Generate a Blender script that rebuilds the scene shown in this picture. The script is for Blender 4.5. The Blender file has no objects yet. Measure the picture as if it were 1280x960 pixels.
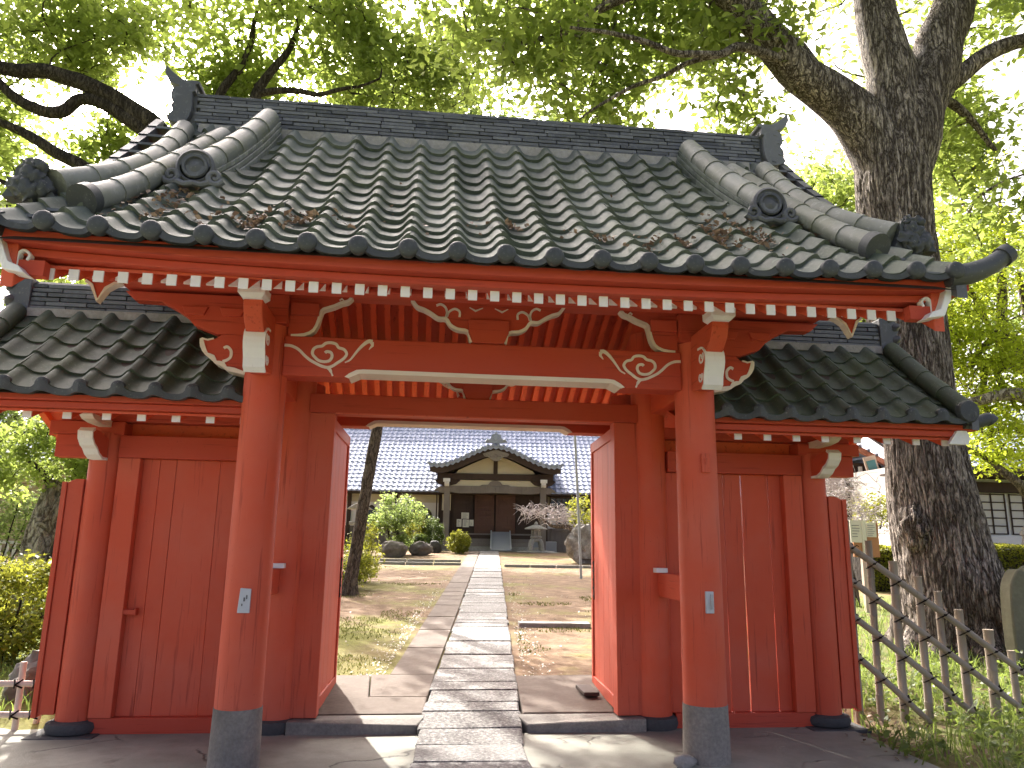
import bpy, bmesh, math, random
import numpy as np
from mathutils import Vector, Matrix, noise
R = math.radians
rng = random.Random(11)
scene = bpy.context.scene
col = scene.collection

# ------------------------------------------------------------------ camera
F_PX, PITCH, YAW, ROLL = 958.1, 0.2106, 0.1088, 0.0150
CAM = Vector((-0.417, -5.582, 1.4315))
cam_d = bpy.data.cameras.new('camera')
cam = bpy.data.objects.new('camera', cam_d); col.objects.link(cam)
cam_d.sensor_fit = 'HORIZONTAL'; cam_d.sensor_width = 36.0
cam_d.lens = F_PX / 1280 * 36.0
cam_d.clip_start = 0.05; cam_d.clip_end = 3000
_r0 = Vector((math.cos(YAW), -math.sin(YAW), 0))
_f = Vector((math.cos(PITCH)*math.sin(YAW), math.cos(PITCH)*math.cos(YAW), math.sin(PITCH)))
_u0 = Vector((-math.sin(PITCH)*math.sin(YAW), -math.sin(PITCH)*math.cos(YAW), math.cos(PITCH)))
_r = _r0*math.cos(ROLL) + _u0*math.sin(ROLL)*-1*-1
_u = -_r0*math.sin(ROLL) + _u0*math.cos(ROLL)
M = Matrix(((_r.x, _u.x, -_f.x, CAM.x), (_r.y, _u.y, -_f.y, CAM.y), (_r.z, _u.z, -_f.z, CAM.z), (0, 0, 0, 1)))
cam.matrix_world = M
scene.camera = cam

# ------------------------------------------------------------------ light
SUN_EL, SUN_AZ = R(40), R(-15)          # azimuth from +Y towards +X: the sun stands behind the gate, a little left
world = bpy.data.worlds.new('World'); scene.world = world
world.use_nodes = True
wn = world.node_tree.nodes; wl = world.node_tree.links
for n in list(wn): wn.remove(n)
sky = wn.new('ShaderNodeTexSky'); sky.sky_type = 'NISHITA'; sky.sun_disc = False
sky.sun_elevation = SUN_EL; sky.sun_rotation = SUN_AZ
sky.air_density = 0.12; sky.dust_density = 5.0; sky.ozone_density = 0.0; sky.altitude = 50
bg = wn.new('ShaderNodeBackground'); bg.inputs['Strength'].default_value = 0.15
wo = wn.new('ShaderNodeOutputWorld')
wl.new(sky.outputs[0], bg.inputs[0]); wl.new(bg.outputs[0], wo.inputs[0])
sun_d = bpy.data.lights.new('sun', 'SUN'); sun_d.energy = 2.0; sun_d.angle = R(0.5); sun_d.color = (1.0, 0.95, 0.87)
sun = bpy.data.objects.new('sun', sun_d); col.objects.link(sun)
sdir = Vector((math.sin(SUN_AZ)*math.cos(SUN_EL), math.cos(SUN_AZ)*math.cos(SUN_EL), math.sin(SUN_EL)))
sun.rotation_euler = sdir.to_track_quat('Z', 'Y').to_euler()
scene.view_settings.view_transform = 'Standard'; scene.view_settings.look = 'None'
scene.view_settings.exposure = 2.8; scene.view_settings.gamma = 1.0
scene.view_settings.use_curve_mapping = False
scene.cycles.max_bounces = 8; scene.cycles.transparent_max_bounces = 8

# ------------------------------------------------------------------ helpers
W = {}
def tag(o, label=None, cat=None, group=None, kind=None):
    if label: o['label'] = label
    if cat: o['category'] = cat
    if group: o['group'] = group
    if kind: o['kind'] = kind
    return o
def thing(name, loc, label, cat, group=None, rotz=0):
    o = bpy.data.objects.new(name, None); col.objects.link(o)
    o.empty_display_size = 0.2
    o.location = loc; o.rotation_euler = (0, 0, rotz)
    W[o] = Vector(loc)
    return tag(o, label, cat, group)
def place(o, parent=None, world=True):
    col.objects.link(o)
    if parent is not None:
        o.parent = parent
        if world:
            o.location = o.location - W.get(parent, Vector((0, 0, 0)))
            W[o] = W.get(parent, Vector((0, 0, 0))) + o.location
        else: W[o] = Vector((0, 0, 0))
    else: W[o] = o.location.copy()
    return o
def copy_tree(o, parent=None):
    c = o.copy(); col.objects.link(c)
    if parent is not None: c.parent = parent
    for ch in list(o.children): copy_tree(ch, c)
    return c

class MB:
    """collects faces for ONE mesh object"""
    def __init__(s): s.v = []; s.f = []; s.m = []; s.t = []
    def add(s, vs, fs, m=0, tone=None):
        b = len(s.v); s.v.extend([tuple(v) for v in vs])
        if tone is None: tone = rng.random()
        for f in fs: s.f.append(tuple(b+i for i in f)); s.m.append(m); s.t.append(tone)
        return s
    def box(s, x0, x1, y0, y1, z0, z1, m=0, rot=None, tone=None):
        vs = [Vector((x, y, z)) for z in (z0, z1) for y in (y0, y1) for x in (x0, x1)]
        if rot is not None:
            c = Vector(((x0+x1)/2, (y0+y1)/2, (z0+z1)/2)); vs = [c + rot @ (v-c) for v in vs]
        return s.add(vs, [(0,2,3,1),(4,5,7,6),(0,1,5,4),(2,6,7,3),(0,4,6,2),(1,3,7,5)], m, tone)
    def prism(s, pts, axis, a0, a1, m=0, tone=None):
        """polygon extruded along axis; pts are the two other coordinates in order"""
        def mk(p, a):
            if axis == 'x': return (a, p[0], p[1])
            if axis == 'y': return (p[0], a, p[1])
            return (p[0], p[1], a)
        n = len(pts); vs = [mk(p, a0) for p in pts] + [mk(p, a1) for p in pts]
        fs = [tuple(range(n)), tuple(range(2*n-1, n-1, -1))] + [(i, i+n, (i+1) % n+n, (i+1) % n) for i in range(n)]
        return s.add(vs, fs, m, tone)
    def ribbon(s, pts, w, y0, y1, m=0, axis='y'):
        """a raised painted line: polyline given width, extruded from y0 to y1"""
        n = len(pts); P = [Vector((p[0], p[1])) for p in pts]
        ws = w if isinstance(w, (list, tuple)) else [w]*n
        L = []; Q = []
        for i in range(n):
            d = (P[min(i+1, n-1)] - P[max(i-1, 0)])
            d = d.normalized() if d.length > 1e-9 else Vector((1, 0))
            nn = Vector((-d.y, d.x)) * ws[i]/2
            L.append(P[i]+nn); Q.append(P[i]-nn)
        vs = []
        mk = (lambda p, a: (p.x, a, p.y)) if axis == 'y' else (lambda p, a: (a, p.x, p.y))
        for a in (y0, y1):
            for i in range(n): vs += [mk(L[i], a), mk(Q[i], a)]
        fs = []; o = 2*n
        for i in range(n-1):
            a, b, c, d = 2*i, 2*i+1, 2*i+3, 2*i+2
            fs += [(a, b, c, d), (a+o, d+o, c+o, b+o), (a, d, d+o, a+o), (b, b+o, c+o, c)]
        fs += [(0, o, o+1, 1), (2*n-2, 2*n-1, 2*n-1+o, 2*n-2+o)]
        return s.add(vs, fs, m)
    def tube(s, path, rad, n=10, m=0, caps=True, jit=0):
        P = [Vector(p) for p in path]; k = len(P)
        rs = rad if isinstance(rad, (list, tuple)) else [rad]*k
        vs = []; prev = None
        for i in range(k):
            d = (P[min(i+1, k-1)]-P[max(i-1, 0)]).normalized()
            if prev is None:
                a = d.cross(Vector((0, 0, 1)) if abs(d.z) < .9 else Vector((1, 0, 0))).normalized()
            else:
                a = (prev - d*prev.dot(d)).normalized()
            prev = a; b = d.cross(a)
            for j in range(n):
                t = 2*math.pi*j/n; vs.append(P[i]+(a*math.cos(t)+b*math.sin(t))*rs[i])
        fs = [(i*n+j, i*n+(j+1) % n, (i+1)*n+(j+1) % n, (i+1)*n+j) for i in range(k-1) for j in range(n)]
        if caps: fs += [tuple(range(n-1, -1, -1)), tuple((k-1)*n+j for j in range(n))]
        return s.add(vs, fs, m)
    def lathe(s, prof, c=(0, 0, 0), n=24, axis='z', m=0):
        vs = []; k = len(prof); c = Vector(c)
        for (r, h) in prof:
            for j in range(n):
                t = 2*math.pi*j/n; a, b = r*math.cos(t), r*math.sin(t)
                vs.append(c + (Vector((a, b, h)) if axis == 'z' else Vector((a, h, b)) if axis == 'y' else Vector((h, a, b))))
        fs = [(i*n+j, i*n+(j+1) % n, (i+1)*n+(j+1) % n, (i+1)*n+j) for i in range(k-1) for j in range(n)]
        fs += [tuple(range(n-1, -1, -1)), tuple((k-1)*n+j for j in range(n))]
        return s.add(vs, fs, m)
    def blob(s, c, r, sub=3, amp=.15, freq=1.5, m=0, seed=0, flat=None):
        bm = bmesh.new(); bmesh.ops.create_icosphere(bm, subdivisions=sub, radius=1)
        vs = []
        for v in bm.verts:
            d = v.co.normalized(); k = 1+amp*noise.fractal(d*freq+Vector((seed*7.3, seed, 0)), 1.0, 2.0, 4)*2
            p = Vector((d.x*r[0]*k, d.y*r[1]*k, d.z*r[2]*k))
            if flat is not None: p.z = max(p.z, flat)
            vs.append(p+Vector(c))
        fs = [tuple(v.index for v in f.verts) for f in bm.faces]; bm.free()
        return s.add(vs, fs, m)
    def mirror_x(s):
        s.v = [(-x, y, z) for x, y, z in s.v]; s.f = [tuple(reversed(f)) for f in s.f]; return s
    def build(s, name, mats, parent=None, world=True, smooth=False, bevel=0, loc=None, fixn=True, angle=40):
        me = bpy.data.meshes.new(name)
        if not isinstance(mats, (list, tuple)): mats = [mats]
        for mm in mats: me.materials.append(mm)
        me.from_pydata(s.v, [], s.f)
        me.polygons.foreach_set('material_index', s.m)
        at = me.attributes.new('tone', 'FLOAT', 'FACE'); at.data.foreach_set('value', s.t)
        if fixn:
            bm = bmesh.new(); bm.from_mesh(me); bmesh.ops.recalc_face_normals(bm, faces=bm.faces); bm.to_mesh(me); bm.free()
        if smooth:
            me.polygons.foreach_set('use_smooth', [True]*len(me.polygons))
            try: me.set_sharp_from_angle(angle=R(angle))
            except Exception: pass
        me.update()
        o = bpy.data.objects.new(name, me)
        if loc is not None: o.location = loc
        place(o, parent, world)
        if bevel:
            b = o.modifiers.new('bevel', 'BEVEL'); b.width = bevel; b.segments = 2; b.limit_method = 'ANGLE'; b.angle_limit = R(40)
        return o

# ------------------------------------------------------------------ materials
class NT:
    def __init__(s, name):
        s.mat = bpy.data.materials.new(name); s.mat.use_nodes = True
        s.n = s.mat.node_tree.nodes; s.l = s.mat.node_tree.links
        for x in list(s.n): s.n.remove(x)
        s.out = s.n.new('ShaderNodeOutputMaterial')
        s.bsdf = s.n.new('ShaderNodeBsdfPrincipled'); s.l.new(s.bsdf.outputs[0], s.out.inputs['Surface'])
    def node(s, t, **k):
        n = s.n.new(t)
        for a, b in k.items(): setattr(n, a, b)
        return n
    def link(s, a, b): s.l.new(a, b)
    def coord(s, scale=(1, 1, 1), kind='Object', rot=(0, 0, 0)):
        tc = s.node('ShaderNodeTexCoord'); mp = s.node('ShaderNodeMapping')
        mp.inputs['Scale'].default_value = scale; mp.inputs['Rotation'].default_value = rot
        s.link(tc.outputs[kind], mp.inputs['Vector']); return mp.outputs[0]
    def noise(s, vec, scale, detail=5, rough=.55, dist=0):
        n = s.node('ShaderNodeTexNoise'); n.inputs['Scale'].default_value = scale; n.inputs['Detail'].default_value = detail
        n.inputs['Roughness'].default_value = rough; n.inputs['Distortion'].default_value = dist
        s.link(vec, n.inputs['Vector']); return n.outputs['Fac']
    def ramp(s, fac, stops):
        r = s.node('ShaderNodeValToRGB'); e = r.color_ramp.elements
        while len(e) < len(stops): e.new(0.5)
        for i, (p, c) in enumerate(stops):
            e[i].position = p; e[i].color = (*c, 1) if len(c) == 3 else c
        s.link(fac, r.inputs[0]); return r.outputs[0]
    def mix(s, fac, a, b, mode='MIX'):
        m = s.node('ShaderNodeMix', data_type='RGBA', blend_type=mode)
        if hasattr(fac, 'name'): s.link(fac, m.inputs[0])
        else: m.inputs[0].default_value = fac
        for x, i in ((a, 6), (b, 7)):
            if hasattr(x, 'name'): s.link(x, m.inputs[i])
            else: m.inputs[i].default_value = (*x, 1)
        return m.outputs[2]
    def math(s, op, a, b=0.0):
        m = s.node('ShaderNodeMath', operation=op)
        for x, i in ((a, 0), (b, 1)):
            if hasattr(x, 'name'): s.link(x, m.inputs[i])
            else: m.inputs[i].default_value = x
        return m.outputs[0]
    def attr(s, name):
        a = s.node('ShaderNodeAttribute'); a.attribute_name = name; return a.outputs['Fac']
    def bump(s, h, strength=.3, dist=.01):
        b = s.node('ShaderNodeBump'); b.inputs['Strength'].default_value = strength; b.inputs['Distance'].default_value = dist
        s.link(h, b.inputs['Height']); s.link(b.outputs[0], s.bsdf.inputs['Normal'])
    def fin(s, colr, rough=.6, spec=.4):
        if hasattr(colr, 'name'): s.link(colr, s.bsdf.inputs['Base Color'])
        else: s.bsdf.inputs['Base Color'].default_value = (*colr, 1)
        if hasattr(rough, 'name'): s.link(rough, s.bsdf.inputs['Roughness'])
        else: s.bsdf.inputs['Roughness'].default_value = rough
        s.bsdf.inputs['Specular IOR Level'].default_value = spec
        return s.mat

def painted(name, c, cdark, cfade, grain=(14, 14, .6), rough=.6, spec=.3, crack=.7):
    t = NT(name); v = t.coord((1, 1, 1)); g = t.coord(grain)
    big = t.noise(v, 1.7, 4); fine = t.noise(g, 2.2, 6, .65)
    a = t.mix(t.ramp(big, [(.35, (0, 0, 0)), (.7, (1, 1, 1))]), c, cfade)
    lines = t.ramp(fine, [(.30, (1, 1, 1)), (.42, (0, 0, 0))])
    a = t.mix(t.math('MULTIPLY', lines, crack), a, cdark)
    tone = t.attr('tone')
    a = t.mix(t.math('MULTIPLY', tone, .15), a, cdark)
    oi = t.node('ShaderNodeObjectInfo')
    a = t.mix(t.math('MULTIPLY', oi.outputs['Random'], .14), a, cdark)
    pe = t.noise(g, 5.5, 4, .7, .4)
    a = t.mix(t.math('MULTIPLY', t.ramp(pe, [(.66, (0, 0, 0)), (.74, (1, 1, 1))]), .5), a, cfade)
    sp = t.noise(v, 55, 2)
    a = t.mix(t.math('MULTIPLY', t.ramp(sp, [(.70, (0, 0, 0)), (.76, (1, 1, 1))]), .35), a, cdark)
    t.bump(t.math('ADD', fine, t.math('MULTIPLY', t.noise(v, 24, 3), .4)), .25, .006)
    rr = t.math('ADD', t.math('MULTIPLY', big, .25), rough-.1)
    return t.fin(a, rr, spec)
RED = (.63, .092, .038); REDD = (.24, .028, .015); REDF = (.62, .135, .078)
red_v = painted('vermilion paint on upright timber', RED, REDD, REDF)
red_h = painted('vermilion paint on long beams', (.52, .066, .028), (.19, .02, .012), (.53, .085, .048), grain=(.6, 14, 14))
red_y = painted('vermilion paint on cross timber', RED, REDD, REDF, grain=(14, .6, 14))
red_lit = painted('vermilion paint with painted bounce light', (.80, .14, .048), (.26, .03, .014), (.64, .12, .06), grain=(14, .6, 14))  # colour raised to orange to stand in for light bounced off the yard
white_p = painted('chalk white paint', (.86, .86, .87), (.50, .46, .42), (.80, .79, .78), grain=(20, 20, 3), rough=.7, spec=.2, crack=.25)
cream_p = painted('aged cream paint', (.80, .73, .66), (.45, .33, .25), (.72, .63, .54), grain=(3, 20, 20), rough=.7, spec=.2, crack=.3)

def tile_mat(name, c0, c1, moss, mossamt=.5, rough=.48, spec=.5):
    t = NT(name); v = t.coord((1, 1, 1))
    tone = t.attr('tone'); a = t.mix(tone, c0, c1)
    n1 = t.noise(v, 2.3, 5, .6); n2 = t.noise(v, 16, 5, .65)
    a = t.mix(t.math('MULTIPLY', t.ramp(n1, [(.42, (0, 0, 0)), (.66, (1, 1, 1))]), mossamt), a, moss)
    a = t.mix(t.math('MULTIPLY', t.ramp(n2, [(.55, (0, 0, 0)), (.72, (1, 1, 1))]), .35), a, tuple(min(1, x*1.9) for x in c1))
    a = t.mix(t.math('MULTIPLY', t.ramp(t.noise(v, 60, 2), [(.66, (0, 0, 0)), (.72, (1, 1, 1))]), .4), a, (.26, .27, .22))
    t.bump(t.math('ADD', n2, t.math('MULTIPLY', t.noise(v, 90, 2), .4)), .3, .006)
    return t.fin(a, t.math('ADD', t.math('MULTIPLY', n2, .3), rough-.12), spec)
tile_m = tile_mat('smoked grey roof tile', (.052, .065, .054), (.155, .174, .147), (.085, .108, .063), .55, .6, .35)
tile_d = tile_mat('dark ridge tile', (.055, .058, .066), (.16, .165, .18), (.085, .09, .075), .3, .5, .45)
tile_e = tile_mat('dark eave end tile', (.040, .044, .048), (.065, .070, .074), (.07, .078, .062), .35, .5, .4)
tile_w = tile_mat('mossy dark tile of the side roofs', (.046, .058, .045), (.074, .090, .070), (.058, .080, .034), .7, .62, .3)
tile_r = tile_mat('pale lichened round ridge tile', (.13, .14, .12), (.25, .26, .235), (.13, .14, .085), .7, .5, .4)
tile_h = tile_mat('silvery glazed hall tile', (.27, .31, .42), (.36, .40, .52), (.30, .33, .42), .2, .72, .25)

def stone_mat(name, stops, scale=40, big=2.0, stain=(.1, .09, .08), stamt=.4, rough=.75, bump=.4, spec=.3):
    t = NT(name); v = t.coord((1, 1, 1))
    f = t.noise(v, scale, 6, .7); b = t.noise(v, big, 5, .6)
    a = t.ramp(f, stops)
    a = t.mix(t.math('MULTIPLY', t.attr('tone'), .3), a, tuple(x*.6 for x in stops[-1][1]))
    a = t.mix(t.math('MULTIPLY', t.ramp(b, [(.4, (0, 0, 0)), (.68, (1, 1, 1))]), stamt), a, stain)
    t.bump(t.math('ADD', f, b), bump, .012)
    return t.fin(a, rough, spec)
granite_m = stone_mat('flecked granite slab', [(.36, (.03, .03, .029)), (.45, (.11, .106, .10)), (.54, (.20, .192, .182)), (.66, (.44, .425, .405))], 36, 1.4, (.085, .07, .055), .4, .74, 1.0, .25)
tan_m = stone_mat('tan kerb slab', [(.3, (.105, .078, .060)), (.7, (.18, .142, .112))], 22, 2.6, (.085, .06, .045), .65, .9, .15)
conc_m = stone_mat('dark weathered concrete', [(.3, (.18, .162, .138)), (.7, (.31, .282, .242))], 45, 3, (.075, .07, .065), .6, .8, .3)
dish_m = stone_mat('dark foundation stone', [(.3, (.055, .055, .056)), (.7, (.085, .085, .085))], 50, 4, (.04, .04, .04), .5, .75, .35)
rock_m = stone_mat('brown garden rock', [(.3, (.10, .085, .075)), (.7, (.21, .18, .16))], 9, 2, (.12, .12, .07), .5, .85, .7)
pale_rock = stone_mat('pale grey stone', [(.3, (.26, .245, .22)), (.7, (.42, .40, .37))], 22, 3, (.19, .18, .13), .5, .85, .5)
stele_m = stone_mat('olive grey stele stone', [(.3, (.14, .135, .09)), (.7, (.21, .20, .14))], 14, 3, (.11, .105, .07), .5, .85, .4)

def pave_mat():
    t = NT('earthy forecourt concrete'); v = t.coord((1, 1, 1))
    b = t.noise(v, .9, 6, .6); f = t.noise(v, 60, 5, .7); mid = t.noise(v, 5, 6, .65)
    a = t.ramp(b, [(.32, (.19, .190, .158)), (.55, (.27, .268, .222)), (.72, (.35, .342, .285))])
    a = t.mix(t.math('MULTIPLY', t.ramp(mid, [(.45, (0, 0, 0)), (.7, (1, 1, 1))]), .4), a, (.145, .138, .11))
    a = t.mix(t.math('MULTIPLY', t.ramp(f, [(.6, (0, 0, 0)), (.72, (1, 1, 1))]), .35), a, (.40, .36, .31))
    vo = t.node('ShaderNodeTexVoronoi', feature='DISTANCE_TO_EDGE'); vo.inputs['Scale'].default_value = .72
    dn = t.node('ShaderNodeTexNoise'); dn.inputs['Scale'].default_value = 2.5; dn.inputs['Detail'].default_value = 6
    t.link(v, dn.inputs['Vector'])
    av = t.node('ShaderNodeVectorMath', operation='MULTIPLY_ADD'); t.link(dn.outputs['Color'], av.inputs[0])
    av.inputs[1].default_value = (.35, .35, .35); t.link(v, av.inputs[2]); t.link(av.outputs[0], vo.inputs['Vector'])
    crack = t.ramp(vo.outputs['Distance'], [(.0, (1, 1, 1)), (.011, (0, 0, 0))])
    crack = t.math('MULTIPLY', crack, t.ramp(t.noise(v, 1.2, 2), [(.5, (0, 0, 0)), (.56, (1, 1, 1))]))
    a = t.mix(t.math('MULTIPLY', crack, .8), a, (.045, .04, .035))
    t.bump(t.math('SUBTRACT', t.math('ADD', f, mid), t.math('MULTIPLY', crack, 2)), .35, .008)
    return t.fin(a, .8, .3)
pave_m = pave_mat()
def ground_mat():
    t = NT('bare courtyard earth with moss'); v = t.coord((1, 1, 1), 'Object')
    sx = t.node('ShaderNodeSeparateXYZ'); t.link(v, sx.inputs[0])
    b = t.noise(v, .55, 6, .6); f = t.noise(v, 24, 6, .7); mid = t.noise(v, 3.5, 6, .65)
    earth = t.ramp(mid, [(.3, (.10, .062, .038)), (.5, (.19, .127, .080)), (.7, (.27, .19, .125))])
    moss = t.ramp(f, [(.35, (.085, .10, .016)), (.55, (.17, .18, .035)), (.7, (.25, .245, .07))])
    green = t.ramp(f, [(.35, (.06, .09, .02)), (.6, (.14, .18, .05)), (.75, (.22, .24, .09))])
    mossz = t.ramp(t.math('ADD', b, t.math('MULTIPLY', mid, .35)), [(.66, (0, 0, 0)), (.80, (1, 1, 1))])
    a = t.mix(t.math('MULTIPLY', mossz, .6), earth, moss)
    # left strip by the gate is nearly all moss
    leftz = t.math('MULTIPLY', t.math('LESS_THAN', sx.outputs[0], 0.0), t.ramp(t.math('ADD', t.math('MULTIPLY', t.math('ADD', sx.outputs[1], t.math('MULTIPLY', sx.outputs[0], .8)), -.11), t.math('MULTIPLY', t.math('ADD', mid, b), .9)), [(.16, (0, 0, 0)), (.42, (1, 1, 1))]))
    a = t.mix(t.math('MULTIPLY', leftz, t.math('MULTIPLY', t.ramp(b, [(.3, (.35, .35, .35)), (.6, (1, 1, 1))]), .9)), a, moss)
    sidez = t.ramp(t.math('ABSOLUTE', sx.outputs[0]), [(.0, (0, 0, 0)), (.9, (0, 0, 0)), (1, (1, 1, 1))])
    sd = t.math('SMOOTH_MIN', t.math('MAXIMUM', t.math('MULTIPLY', t.math('SUBTRACT', t.math('SUBTRACT', t.math('ABSOLUTE', sx.outputs[0]), 3.1), t.math('MULTIPLY', sx.outputs[1], .22)), 1.5), 0.0), 1.0)
    sd = t.math('MULTIPLY', sd, t.math('LESS_THAN', sx.outputs[1], 11.0))
    a = t.mix(t.math('MULTIPLY', sd, t.ramp(mid, [(.35, (.25, .25, .25)), (.6, (1, 1, 1))])), a, green)
    litter = t.ramp(t.noise(v, 70, 3, .6), [(.66, (0, 0, 0)), (.70, (1, 1, 1))])
    a = t.mix(t.math('MULTIPLY', litter, .6), a, (.36, .32, .26))
    t.bump(t.math('ADD', f, mid), .6, .02)
    return t.fin(a, .95, .1)
ground_m = ground_mat()

def bark_mat(name, c0, c1, c2, sc=9, str_=.16, bump=1.0):
    t = NT(name); v = t.coord((1, 1, str_))
    n1 = t.noise(v, sc, 4, .6, .6); n2 = t.noise(v, sc*2.3, 3, .6, .3)
    def ridged(n, w): return t.ramp(t.math('ABSOLUTE', t.math('SUBTRACT', n, .5)), [(.005, (0, 0, 0)), (w, (1, 1, 1))])
    r1 = ridged(n1, .075); r2 = ridged(n2, .06)
    ridge = t.math('MULTIPLY', r1, t.math('ADD', t.math('MULTIPLY', r2, .6), .4))
    f = t.noise(t.coord((1, 1, .45)), 45, 6, .7)
    big = t.noise(t.coord((1, 1, .5)), 1.8, 3)
    a = t.mix(ridge, c0, c1)
    a = t.mix(t.math('MULTIPLY', t.math('MULTIPLY', ridge, t.ramp(f, [(.4, (0, 0, 0)), (.68, (1, 1, 1))])), .9), a, c2)
    a = t.mix(t.math('MULTIPLY', t.ramp(big, [(.45, (0, 0, 0)), (.7, (1, 1, 1))]), .35), a, c0)
    t.bump(t.math('ADD', t.math('MULTIPLY', ridge, 1.2), t.math('MULTIPLY', f, .45)), bump, .03)
    return t.fin(a, .9, .15)
bark_big = bark_mat('deeply furrowed grey brown bark', (.040, .030, .024), (.27, .222, .186), (.54, .48, .42), 13, .13)
bark_dark = bark_mat('dark rough bark', (.02, .016, .013), (.065, .052, .042), (.13, .11, .09), 11, .2, .8)
bark_mid = bark_mat('brown bark', (.05, .038, .03), (.17, .13, .10), (.30, .25, .20), 13, .3, .8)
bark_pale = bark_mat('pale mottled bark', (.09, .07, .05), (.38, .32, .25), (.55, .50, .42), 5, .5, .7)
twig_white = bark_mat('silvery bare twig bark', (.30, .26, .26), (.55, .50, .50), (.72, .68, .68), 20, .5, .4)

def leaf_mat(name, c0, c1, trans, amt=.5, c2=None):
    t = NT(name); tone = t.attr('tone')
    st = [(0, c0), (1, c1)] if c2 is None else [(0, c0), (.9, c1), (1, c2)]
    a = t.ramp(tone, st)
    t.fin(a, .5, .35)
    tr = t.node('ShaderNodeBsdfTranslucent'); t.link(t.mix(.5, t.ramp(tone, [(0, tuple(x*.75 for x in trans)), (1, trans)]), a, 'MIX'), tr.inputs[0])
    mx = t.node('ShaderNodeMixShader'); mx.inputs[0].default_value = amt
    t.link(t.bsdf.outputs[0], mx.inputs[1]); t.link(tr.outputs[0], mx.inputs[2]); t.link(mx.outputs[0], t.out.inputs['Surface'])
    return t.mat
leaf_oak = leaf_mat('fresh zelkova leaf', (.10, .145, .03), (.20, .25, .05), (.62, .76, .16), .62)
leaf_far = leaf_mat('mid green leaf', (.08, .125, .028), (.14, .19, .048), (.54, .68, .20), .6)
leaf_maple = leaf_mat('bright spring maple leaf', (.20, .27, .02), (.32, .39, .035), (.86, .95, .09), .72)
leaf_yel = leaf_mat('yellow green shrub leaf', (.14, .17, .015), (.26, .27, .03), (.60, .60, .08), .5)
leaf_dark = leaf_mat('clipped shrub leaf', (.05, .085, .018), (.10, .14, .03), (.22, .30, .06), .4)
moss_m = leaf_mat('low moss blade', (.08, .095, .016), (.16, .17, .036), (.16, .16, .035), .3)
grass_m = leaf_mat('weed blade', (.06, .10, .02), (.16, .22, .05), (.40, .50, .10), .5)
litter_m = leaf_mat('dry fallen leaf', (.15, .095, .065), (.36, .26, .18), (.25, .17, .10), .2)
petal_m = leaf_mat('pale fallen petals and chips', (.45, .42, .36), (.75, .72, .66), (.5, .48, .40), .15)

wood_grey = painted('weathered grey timber', (.20, .17, .15), (.09, .07, .06), (.26, .23, .20), grain=(10, 10, .8), rough=.8, spec=.2)
wood_dark = painted('dark brown timber', (.055, .036, .027), (.022, .015, .012), (.075, .05, .038), grain=(12, 12, .8), rough=.7, spec=.25)
wood_brown = painted('red brown timber door', (.125, .062, .042), (.05, .024, .018), (.15, .08, .056), grain=(12, 12, .8), rough=.65, spec=.25)
bamboo_m = painted('weathered bamboo', (.31, .255, .20), (.13, .10, .075), (.38, .33, .265), grain=(16, 16, 1.2), rough=.6, spec=.3)
bamboo_s = painted('sun bleached bamboo', (.58, .46, .38), (.32, .24, .19), (.64, .53, .45), grain=(12, 12, 6), rough=.65, spec=.25)
rope_m = painted('black palm rope', (.018, .014, .012), (.01, .008, .007), (.03, .024, .02), rough=.9, spec=.1)
plaster_w = painted('white plaster', (.80, .79, .77), (.60, .58, .55), (.76, .75, .72), rough=.9, spec=.1, crack=.1)
plaster_y = painted('pale ochre plaster', (.60, .54, .39), (.45, .40, .28), (.58, .52, .40), rough=.9, spec=.1, crack=.1)
metal_m = painted('dull zinc plate', (.50, .52, .54), (.25, .26, .27), (.58, .60, .62), rough=.45, spec=.5, crack=.2)
steel_m = painted('galvanised pole', (.40, .41, .42), (.25, .25, .26), (.46, .47, .48), rough=.5, spec=.5, crack=.2)
teal_m = painted('verdigris panel', (.10, .27, .30), (.05, .14, .16), (.16, .34, .36), rough=.6, crack=.3)
paper_m = painted('pale notice paper', (.74, .72, .60), (.6, .58, .48), (.70, .68, .56), rough=.8, spec=.1, crack=.1)
notice_m = painted('orange brown notice board', (.42, .20, .09), (.28, .13, .06), (.48, .24, .12), rough=.7, crack=.2)
tan_wall = painted('tan rendered wall', (.42, .33, .19), (.30, .23, .13), (.46, .37, .23), rough=.9, crack=.1)
ramp_m = painted('grey ramp sheet', (.28, .29, .31), (.2, .2, .22), (.32, .33, .35), rough=.6, crack=.1)
glass_m = painted('dark window pane', (.03, .04, .05), (.015, .02, .025), (.05, .06, .07), rough=.2, spec=.6, crack=.05)
shoji_m = painted('shoji paper', (.62, .60, .55), (.5, .48, .43), (.66, .64, .6), rough=.85, spec=.1, crack=.05)
ink_m = painted('grey printed lines', (.12, .12, .12), (.08, .08, .08), (.16, .16, .16), rough=.8, spec=.1)

# ------------------------------------------------------------------ ground
def gz(y):
    """height of the ground along the path"""
    if y < .6: return 0.0
    if y < 1.2: return .098*(y-.6)/.6
    return min(.098 + .0425*(y-1.2), 1.25)
def gzx(x, y):
    """height of the ground beside it: the forecourt runs level up to the side walls"""
    if abs(x) < 1.45: return gz(y)
    return 0.0 if y < 1.15 else min(gz(y), .18*(y-1.15)) if y < 2.2 else gz(y)

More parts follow.
